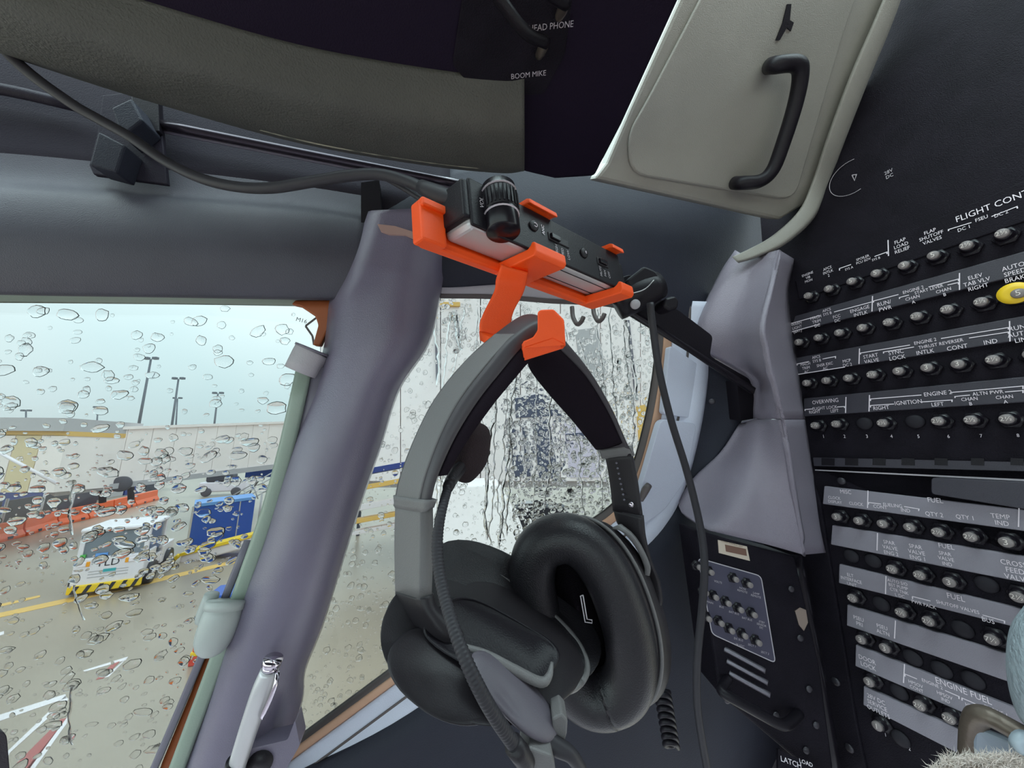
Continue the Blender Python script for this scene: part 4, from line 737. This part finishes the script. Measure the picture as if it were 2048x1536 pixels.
# ---------------------------------------------------------------- seat corner
st = thing('seat_headrest', U(2050, 1450, .27), 'pale teal leather seat headrest edge at the right border', 'seat')
loft('cushion', [[U(2048, 1210, .27), U(2060, 1205, .27), U(2060, 1206, .29), U(2048, 1212, .29)], [U(2016, 1250, .262), U(2120, 1235, .23), U(2120, 1235, .31), U(2030, 1255, .30)], [U(2007, 1310, .258), U(2140, 1310, .22), U(2140, 1310, .32), U(2020, 1310, .30)], [U(2012, 1370, .258), U(2140, 1380, .22), U(2140, 1380, .32), U(2024, 1375, .30)], [U(2032, 1430, .262), U(2120, 1450, .23), U(2120, 1450, .31), U(2040, 1430, .30)], [U(2060, 1460, .27), U(2080, 1470, .27), U(2080, 1470, .28), U(2062, 1462, .28)]], m_teal, st, n=6, corner=.3)
sf = thing('seat_bracket', U(1990, 1500, .29), 'olive metal seat frame bracket with bolt over a pale blue plate', 'seat bracket')
tube('bent_bar', [U(1941, 1540, .30), U(1944, 1470, .30), U(1952, 1438, .295), U(1972, 1432, .288), U(2010, 1450, .28), U(2080, 1490, .265)], .0075, m_olive, sf, n=6, seg=12)
prism('side_plate', [U(u, v, d) for u, v, d in [(1955, 1458, .292), (2060, 1500, .27), (2060, 1580, .27), (1948, 1560, .296)]], FW*.01, M('pale blue plate', (.38, .50, .55), .4), sf, bevel=.002)
link('bolt', lathe_mesh('bolt', [(.0085, 0), (.0085, .004), (.0062, .006)], 16), M('pale bolt', (.42, .55, .57), .35), sf, mw=basis(U(2038, 1480, .262), RT, UP, -FW))
wl = thing('sheepskin_cover', U(1960, 1536, .27), 'cream sheepskin seat cover tuft at the bottom right corner', 'seat cover')
loft('fleece_base', [[U(1868, 1540, .28), U(1900, 1518, .28), U(1900, 1560, .28)], [U(1905, 1512, .275), U(1930, 1506, .272), U(1930, 1600, .272)], [U(1970, 1520, .27), U(1980, 1512, .265), U(1980, 1600, .265)], [U(2060, 1526, .262), U(2070, 1518, .255), U(2070, 1620, .255)]], m_wool, wl, n=4)
vs = []; fs = []
for q in range(2600):
    u = RND.uniform(1862, 2065); v0 = 1512+RND.uniform(0, 50)+max(0, (1900-u))*.5; d = .268-.00006*(u-1960)+RND.uniform(-.006, .006); p = U(u, v0, d)
    L = RND.uniform(.006, .013); dr = (UP*RND.uniform(.3, 1)+RT*RND.gauss(-.25, .5)-FW*RND.uniform(0, .8)).normalized(); s_ = dr.cross(FW).normalized()*.00035; b_ = dr+Vector((RND.gauss(0, .5), RND.gauss(0, .5), RND.gauss(0, .5)))
    i = len(vs); m_ = p+dr*L*.5; e_ = m_+b_.normalized()*L*.5; f_ = -FW*.0003; vs += [p-s_, p+s_, p+f_, m_-s_*.8, m_+s_*.8, m_+f_, e_]; fs += [(i, i+1, i+4, i+3), (i+1, i+2, i+5, i+4), (i+2, i, i+3, i+5), (i+3, i+4, i+6), (i+4, i+5, i+6), (i+5, i+3, i+6)]
tag(link('wool_fibres', mesh('wool', vs, fs), m_wool, wl), kind='stuff')
t = thing('armrest_end', U(-20, 1540, .3), 'dark rounded fitting at the bottom left corner', 'fitting')
prism('fitting', [U(u, v, .3) for u, v in roundpoly([(-60, 1462), (14, 1462), (22, 1560), (-60, 1560)], 18)], FW*.012-RT*.03, m_black, t, bevel=.003, smooth=True)
# ================================================================ headset controller in its orange holder
KO = U(945, 448, .25); KL = U(1250, 582, .352)-KO; KT = U(893, 480, .272)-KO; KH = U(936, 352, .258)-KO
def KP(s, h, t): return KO+KL*s+KH*h+KT*t
def kbox(name, s0, s1, h0, h1, t0, t1, mat, parent, bevel=.0012, seg=2): return boxv(name, KP(s0, h0, t0), KL*(s1-s0), KH*(h1-h0), KT*(t1-t0), mat, parent, bevel=bevel, seg=seg)
kc = thing('headset_controller', KP(.5, 0, .5), 'black and silver headset controller with volume wheel in the orange holder', 'controller')
kbox('black_face', .0, 1.0, .0, 1.0, .0, .10, m_black, kc, .0015, 3); kbox('silver_body', .005, .995, .005, .985, .10, 1.1, m_silver, kc, .004, 3)
kbox('end_cap', .97, 1.06, .12, .9, .1, .85, m_black, kc, .004, 3); kbox('end_cap', -.025, .012, .16, .96, .06, 1.08, m_black, kc, .002, 3)
for t_ in (.30, .82): kbox('body_seam', .3, .97, -.008, .01, t_, t_+.02, m_black, kc, 0)
nrm = -KT.normalized(); kh = KH.normalized(); kl = KL.normalized()
ax = KH.normalized(); kr = .0142
cen = KP(.135, 0, -.12); w1, w2 = frame_of(ax)
hl = KH.length
def kcyl(name, h0, h1, r, mat, parent, seg=28):
    return link(name, lathe_mesh(name, [(r*.94, 0), (r, .0008), (r, (h1-h0)*hl-.0008), (r*.94, (h1-h0)*hl)], seg), mat, parent, mw=basis(cen+KH*h0, w1, w2, ax))
kcyl('wheel_core', .02, 1.0, kr*.94, m_blackg, kc)
for h in (.36, .85): kcyl('white_ring', h, h+.035, kr*1.0, m_white, kc)
kw = kcyl('volume_wheel', .42, .84, kr*.97, m_black, kc)
for k in range(26):
    a = 2*math.pi*k/26; c = cen+(w1*math.cos(a)+w2*math.sin(a))*kr*.98
    boxv('grip_rib', c+KH*.46-(w1*math.cos(a)+w2*math.sin(a))*.0006, (-w1*math.sin(a)+w2*math.cos(a))*.0011, KH*.34, (w1*math.cos(a)+w2*math.sin(a))*.0013, m_black, kw)
KF = Plane(KP(0, 0, -.015), KH, -KL)
def ktext(s, sl, h, size, mat=m_dim): link('lettering', text_mesh(s, size), mat, kc, smooth=False, mw=basis(KP(sl, h, -.02), kh, -kl, kh.cross(-kl)))
ktext('VOL', .055, .55, .0052, m_white); ktext('ANC', .40, .62, .0046, m_white)
for s_, sl in (('HIGH', .475), ('MED', .515), ('LOW', .555)): ktext(s_, sl, .28, .0044)
for s_, sl in (('MUTE', .80), ('MIX', .835), ('OFF', .87)): ktext(s_, sl, .25, .0044)
for sl, h in ((.34, .60), (.68, .53)):
    b_ = link('button', lathe_mesh('kb', [(.0048, 0), (.0048, .0012), (.004, .0016)], 20), m_hs, kc, mw=basis(KP(sl, h, -.01), kl, kh, nrm))
    if sl < .5:
        c = KP(sl, h, -.09); tube('power_mark', [c+kl*.0018*math.cos(a)+kh*.0018*math.sin(a) for a in [math.radians(x) for x in range(-140, 141, 20)]], .00028, m_white, b_, n=2, seg=5)
    else:
        c = KP(sl, h, -.09); tube('bluetooth_mark', [c-kh*.0007-kl*.001, c+kh*.0007+kl*.001, c+kh*.0016, c-kh*.0016, c-kh*.0007+kl*.001, c+kh*.0007-kl*.001], .00022, m_white, b_, n=1, seg=5)
for s0, s1, h in ((.43, .57, .55), (.785, .875, .52)):
    sl_ = kbox('slider_slot', s0, s1, h-.09, h+.09, -.03, .02, m_hs, kc, .001); kbox('slider_knob', s0+.01, s0+.07, h-.06, h+.06, -.10, -.02, m_blackg, sl_, .0006)
# orange holder
oh = thing('headset_holder', KP(.5, -.2, 1.1), 'bright orange printed holder with cradle arms and headset hook', 'holder')
kbox('back_plate', -.02, 1.02, -.12, .95, 1.12, 1.3, m_orange, oh, .002)
kbox('cradle_rail', -.10, 1.0, -.24, -.03, 1.02, 1.34, m_orange, oh, .002)
kbox('end_arm', -.13, -.015, -.24, .62, .85, 1.3, m_orange, oh, .002); kbox('end_lip', -.13, .05, .45, .62, .75, .92, m_orange, oh, .0015)
def arm(s0, s1):
    prof = [(1.33, -.02), (1.1, -.025), (.0, -.02), (-.10, .03), (-.17, .10), (-.26, .06), (-.26, -.14), (-.18, -.22), (1.25, -.26), (1.33, -.22)]
    prism('cradle_arm', [KP(s0, h, t_) for t_, h in prof], KL*(s1-s0), m_orange, oh, bevel=.0012)
arm(.285, .475); arm(.90, 1.005)
for s0, s1 in ((.30, .475), (.90, 1.0)):
    prism('upper_arm', [KP(s0, h, t_) for t_, h in [(1.3, .95), (1.3, 1.12), (-.10, 1.14), (-.2, 1.10), (-.22, .98), (-.08, 1.02), (.9, 1.02)]], KL*(s1-s0), m_orange, oh, bevel=.0012)
# stem + hook (one bent band)
loft('stem', [[U(1002, 530, .286), U(1056, 545, .294), U(1056, 543, .306), U(1002, 528, .298)], [U(992, 560, .292), U(1052, 568, .300), U(1052, 566, .312), U(992, 558, .304)], [U(988, 585, .292), U(1045, 590, .300), U(1045, 588, .312), U(988, 583, .304)], [U(961, 640, .290), U(1022, 636, .298), U(1024, 634, .310), U(963, 636, .302)], [U(959, 672, .288), U(1022, 690, .297), U(1024, 690, .309), U(962, 672, .300)]], m_orange, oh, n=4, corner=.12)
loft('hook_tray', [[U(958, 660, .29), U(1024, 678, .298), U(1024, 700, .298), U(960, 682, .29)], [U(1010, 690, .262), U(1072, 690, .268), U(1072, 712, .268), U(1010, 712, .262)], [U(1046, 684, .232), U(1126, 672, .236), U(1128, 696, .236), U(1049, 719, .232)]], m_orange, oh, n=3, corner=.12)
prism('hook_lip', [U(u, v, .224+.00004*(u-1046)) for u, v in [(1045, 683), (1066, 674), (1075, 660), (1075, 624), (1081, 619), (1107, 618), (1128, 639), (1131, 690), (1106, 678), (1048, 697)]], FW*.012+RT*.002, m_orange, oh, bevel=.001)
loft('hook_foot', [[U(1048, 696, .2238), U(1106, 677, .226), U(1131, 690, .2272), U(1131, 690, .24), U(1048, 696, .236)], [U(1049, 721, .231), U(1106, 703, .233), U(1126, 697, .234), U(1126, 697, .243), U(1049, 721, .240)]], m_orange, oh, n=1, smooth=False)
# ================================================================ headset
m_pod = M('headset lit pod', (.10, .098, .112), .42, .1, 1500, spec=.4)  # pod's lavender highlight put into a paler base colour
hs = thing('aviation_headset', U(1080, 1480, .22), 'black over ear headset with boom microphone hanging on the orange hook', 'headset')
band = [((783, 1012, .238), (846, 1022, .205), (878, 1008, .207), (830, 1000, .238)),
        ((795, 955, .238), (860, 955, .207), (897, 950, .209), (846, 945, .238)),
        ((826, 872, .240), (892, 868, .212), (938, 880, .214), (890, 880, .240)),
        ((866, 795, .243), (930, 798, .219), (990, 808, .220), (935, 815, .243)),
        ((922, 725, .247), (982, 730, .226), (1034, 755, .227), (985, 755, .247)),
        ((985, 668, .252), (1036, 668, .234), (1062, 722, .236), (1030, 722, .252)),
        ((1052, 626, .262), (1092, 640, .246), (1090, 705, .248), (1052, 700, .262)),
        ((1100, 650, .275), (1132, 682, .258), (1118, 725, .262), (1055, 738, .276)),
        ((1128, 720, .290), (1182, 742, .270), (1162, 760, .274), (1090, 785, .290)),
        ((1170, 800, .300), (1224, 814, .280), (1206, 825, .284), (1144, 845, .300)),
        ((1205, 880, .306), (1253, 880, .288), (1238, 890, .292), (1190, 900, .306)),
        ((1215, 912, .309), (1267, 908, .291), (1258, 920, .295), (1198, 918, .309))]
def mixp(a, b, t): return U(*[a[i]+(b[i]-a[i])*t for i in range(3)])
loft('headband', [[U(*s[0]), U(*s[1]), mixp(s[1], s[2], .5), mixp(s[0], s[3], .5)] for s in band], M('headset shell', (.058, .058, .060), .42, .1, 1500, spec=.35), hs, n=8, corner=.16)
loft('headband_pad', [[mixp(s[0], s[3], .45), mixp(s[1], s[2], .45), U(*s[2]), mixp(s[2], s[3], .5)+(U(1040, 1000, .25)-mixp(s[2], s[3], .5)).normalized()*.004, U(*s[3])] for s in band[1:11]], m_pad, hs, n=8, corner=.18)
# outer cover inlay on the near side, window light put into its paler grey
inl = [(.10, .90)]*5
loft('cover_inlay', [[mixp(s[0], s[1], .14)-RT*.0012-FW*.0008, mixp(s[0], s[1], .86)-RT*.0012-FW*.0008, mixp(s[0], s[1], .86)+RT*.001, mixp(s[0], s[1], .14)+RT*.001] for s in band[0:6]], m_hs2, hs, n=8, corner=.1)
loft('end_cuff', [[U(781, 990, .238)-FW*.001, U(848, 1000, .203), U(880, 1000, .205), U(826, 985, .238)], [U(783, 1015, .237), U(846, 1026, .203), U(874, 1012, .205), U(826, 1010, .238)]], m_hs2, hs, n=3, corner=.2)
loft('end_cuff', [[U(1196, 900, .306), U(1262, 892, .288), U(1264, 890, .305), U(1200, 898, .312)], [U(1203, 918, .306), U(1268, 912, .289), U(1270, 910, .305), U(1206, 916, .312)]], m_hs2, hs, n=3, corner=.2)
loft('slider', [[U(788, 1008, .234), U(839, 1012, .208), U(868, 1005, .212), U(825, 1000, .236)], [U(786, 1090, .230), U(839, 1095, .204), U(869, 1090, .208), U(822, 1085, .232)], [U(788, 1188, .224), U(837, 1200, .198), U(866, 1192, .202), U(820, 1180, .226)]], m_hs2, hs, n=4, corner=.1)  # paler than the far slider, window light put into its grey
loft('slider', [[U(1209, 908, .304), U(1263, 905, .290), U(1265, 903, .303), U(1212, 906, .310)], [U(1219, 965, .303), U(1274, 962, .288), U(1276, 960, .301), U(1222, 963, .309)], [U(1225, 1022, .301), U(1284, 1032, .285), U(1286, 1030, .298), U(1228, 1020, .307)]], m_hs, hs, n=4, corner=.12)
for k in range(8): tube('notch_mark', [U(1232+k*2.2, 925+k*10.5, .2935-.0003*k), U(1234+k*2.2, 927+k*10.5, .2935-.0003*k)], .0009, m_strip, hs, n=1, seg=6)
link('screw', lathe_mesh('sc2', [(.0022, 0), (.0022, .001)], 12), m_chrome, hs, mw=basis(U(1262, 1009, .287), RT, UP, -FW))
# ---- cups built from rings
def ring(c, Mv, mv, n=40, e=.9):
    out = []
    for k in range(n):
        a = 2*math.pi*k/n; ca, sa = math.cos(a), math.sin(a); x = math.copysign(abs(ca)**e, ca); y = math.copysign(abs(sa)**e, sa)
        out.append(U(c[0]+Mv[0]*x+mv[0]*y, c[1]+Mv[1]*x+mv[1]*y, c[2]+Mv[2]*x+mv[2]*y))
    return out
# near (left) cup
lc = loft('ear_cup', [ring((1000, 1252, .232), (158, 113, -.012), (52, -58, .030)), ring((985, 1268, .224), (164, 113, -.012), (62, -66, .030)), ring((955, 1298, .208), (163, 108, -.012), (72, -72, .030)), ring((928, 1326, .196), (145, 98, -.010), (74, -74, .028)), ring((912, 1343, .189), (112, 74, -.008), (60, -60, .022)), ring((905, 1350, .187), (60, 40, -.004), (30, -30, .012))], m_hs, hs, n=5)
loft('ear_cushion', [ring((1003, 1248, .234), (152, 108, -.012), (48, -56, .030)), ring((1010, 1240, .238), (164, 116, -.012), (56, -64, .032)), ring((1024, 1222, .246), (164, 118, -.012), (58, -64, .032)), ring((1036, 1207, .253), (152, 110, -.011), (50, -56, .030)), ring((1042, 1200, .256), (120, 88, -.009), (36, -40, .024))], m_leather, hs, n=5)
tube('rim_bead', [q for q in ring((1001, 1250, .233), (161, 115, -.012), (54, -60, .031))]+[ring((1001, 1250, .233), (161, 115, -.012), (54, -60, .031))[0]], .0022, m_hs2, hs, n=2, seg=8)  # pale bead draws the highlight along the near rim
# black inlay painting the shade of a hollow, and lower cover on the near cup
def pill(c, Mv, mv, e=.55): return ring(c, Mv, mv, 32, e)
loft('hollow_shade', [pill((985, 1284, .210), (112, 62, -.006), (46, -46, .016)), pill((983, 1286, .2035), (112, 64, -.006), (48, -48, .017)), pill((986, 1282, .2055), (100, 56, -.006), (40, -40, .015)), ], m_black, hs, n=3)
tube('pocket_lip', [U(u, v, d) for u, v, d in [(930, 1292, .190), (975, 1310, .189), (1030, 1340, .188), (1080, 1364, .189), (1098, 1352, .192), (1104, 1325, .198)]], [.0012, .0022, .0026, .0026, .002, .001], m_hs2, hs, n=5, seg=8)
loft('outer_cover', [ring((898, 1352, .186), (100, 78, -.007), (64, -56, .02)), ring((892, 1358, .181), (94, 73, -.007), (60, -52, .019)), ring((886, 1364, .178), (64, 50, -.005), (40, -36, .012)), ring((884, 1366, .1775), (20, 15, -.002), (13, -12, .004))], m_hs, hs, n=4)
loft('control_pod', [ring((1030, 1392, .184), (82, 88, -.004), (34, -26, .008)), ring((1026, 1396, .178), (78, 84, -.004), (30, -24, .008)), ring((1022, 1400, .175), (48, 54, -.003), (18, -15, .005)), ring((1020, 1402, .1745), (12, 14, -.001), (5, -4, .001))], m_pod, hs, n=4)
BO = plane3(U(925, 1405, .176), U(985, 1418, .176), U(925, 1380, .179)); text('BOSE', 932, 1404, 13, BO, m_strip, lc, k=.0005, wide=1.2)
loft('yoke', [[U(786, 1183, .224), U(838, 1198, .197), U(872, 1186, .203), U(822, 1176, .226)], [U(784, 1210, .223), U(850, 1225, .194), U(884, 1215, .203), U(820, 1200, .226)], [U(780, 1265, .220), U(880, 1270, .192), U(930, 1255, .204), U(830, 1235, .226)], [U(800, 1330, .214), U(900, 1290, .194), U(940, 1280, .206), U(850, 1280, .222)]], m_hs, hs, n=5, corner=.2)
# far (right) cup
cp0 = ring((1163, 1236, .262), (54, 158, -.006), (78, -22, -.006), 48, .85)
tube('ear_cushion', cp0+[cp0[0]], .0185, m_leather, hs, n=2, seg=20)
loft('ear_cup', [ring((1180, 1234, .270), (58, 178, -.006), (96, -24, -.006)), ring((1205, 1230, .277), (62, 192, -.006), (100, -24, -.006)), ring((1228, 1228, .286), (60, 186, -.006), (92, -22, -.006)), ring((1250, 1224, .296), (48, 150, -.005), (70, -18, -.005)), ring((1258, 1222, .300), (20, 60, -.002), (28, -8, -.002))], m_hs, hs, n=5)
tube('rim_bead', [q for q in ring((1200, 1231, .275), (63, 195, -.006), (102, -24, -.006))]+[ring((1200, 1231, .275), (63, 195, -.006), (102, -24, -.006))[0]], .0016, m_hs2, hs, n=2, seg=8)
loft('speaker_mesh', [ring((1166, 1236, .268), (48, 150, -.005), (70, -18, -.005)), ring((1168, 1236, .270), (10, 30, -.001), (14, -4, -.001))], m_pad, hs, n=2)
lk = [(1166, 1190), (1161, 1192), (1170, 1244), (1184, 1246), (1184, 1240), (1174, 1238), (1166, 1190)]
tube('side_letter', [U(u, v, .262) for u, v in lk], .0005, m_white, hs, n=1, seg=6)
loft('yoke', [[U(1226, 1020, .301), U(1286, 1032, .284), U(1288, 1030, .298), U(1228, 1018, .307)], [U(1236, 1052, .299), U(1290, 1075, .282), U(1293, 1075, .296), U(1240, 1050, .306)], [U(1268, 1090, .294), U(1302, 1125, .280), U(1306, 1125, .296), U(1274, 1090, .304)], [U(1292, 1150, .288), U(1318, 1165, .278), U(1322, 1165, .294), U(1298, 1150, .300)], [U(1296, 1195, .286), U(1324, 1205, .277), U(1326, 1205, .293), U(1300, 1195, .298)], [U(1304, 1216, .286), U(1316, 1218, .280), U(1318, 1218, .290), U(1308, 1216, .294)]], m_hs, hs, n=5, corner=.2)
loft('swivel_fork', [[U(1212, 1060, .284), U(1240, 1048, .280), U(1244, 1048, .292), U(1216, 1060, .294)], [U(1240, 1062, .278), U(1264, 1068, .275), U(1268, 1068, .290), U(1246, 1062, .292)], [U(1268, 1092, .276), U(1284, 1098, .274), U(1288, 1098, .288), U(1274, 1092, .29)], [U(1286, 1130, .276), U(1300, 1132, .274), U(1302, 1132, .288), U(1292, 1130, .29)], [U(1288, 1150, .276), U(1298, 1152, .275), U(1300, 1152, .286), U(1292, 1150, .288)]], m_hs2, hs, n=4, corner=.2)
# boom microphone
tube('boom_arm', [U(u, v, d) for u, v, d in [(925, 925, .250), (902, 960, .225), (884, 1020, .206), (875, 1080, .198), (878, 1140, .190), (892, 1205, .180), (914, 1275, .168), (945, 1350, .160), (985, 1425, .160), (1040, 1506, .166)]], [.0028]*3+[.0031]*7, m_rubber, hs, n=8, seg=14, rib=.09, ribn=95)
loft('microphone_foam', [ring((935, 955, .262), (4, 4, 0), (5, -5, .004), 24, 1), ring((925, 944, .262), (22, 16, 0), (14, -14, .012), 24, 1), ring((935, 918, .262), (34, 16, 0), (16, -16, .016), 24, 1), ring((944, 890, .262), (32, 14, 0), (18, -18, .018), 24, 1), ring((952, 862, .262), (24, 10, 0), (14, -12, .014), 24, 1), ring((956, 850, .262), (6, 3, 0), (4, -4, .004), 24, 1)], m_foam, hs, n=5)
tube('mic_stem', [U(928, 925, .255), U(906, 955, .235), U(896, 975, .216)], [.005, .0045, .0036], m_hs, hs, n=3, seg=12)
tube('boom_socket', [U(1026, 1488, .1645), U(1048, 1516, .167), U(1056, 1526, .168)], [.0046, .0048, .004], m_hs, hs, n=2, seg=14)
prism('boom_mount', [U(u, v, .167) for u, v in [(1040, 1508), (1060, 1496), (1104, 1512), (1112, 1545), (1090, 1560), (1048, 1540)]], FW*.012, m_hs2, hs, bevel=.001)
prism('cable_guard', [U(u, v, .178) for u, v in [(1104, 1438), (1124, 1428), (1136, 1442), (1134, 1470), (1126, 1498), (1108, 1482)]], FW*.012, m_hs2, hs, bevel=.001)
loft('hinge_block', [[U(1060, 1440, .182), U(1110, 1420, .190), U(1112, 1430, .20), U(1064, 1452, .196)], [U(1080, 1490, .176), U(1120, 1478, .182), U(1124, 1486, .194), U(1084, 1500, .19)], [U(1096, 1500, .176), U(1124, 1496, .18), U(1126, 1500, .19), U(1100, 1508, .188)]], m_hs, hs, n=3, corner=.2)
tube('cup_cord', [U(1082, 1470, .178), U(1112, 1492, .176), U(1140, 1508, .176), U(1160, 1536, .178), U(1175, 1570, .18)], [.0045, .0042, .0036, .0034, .0034], m_rubber, hs, n=6, seg=12)
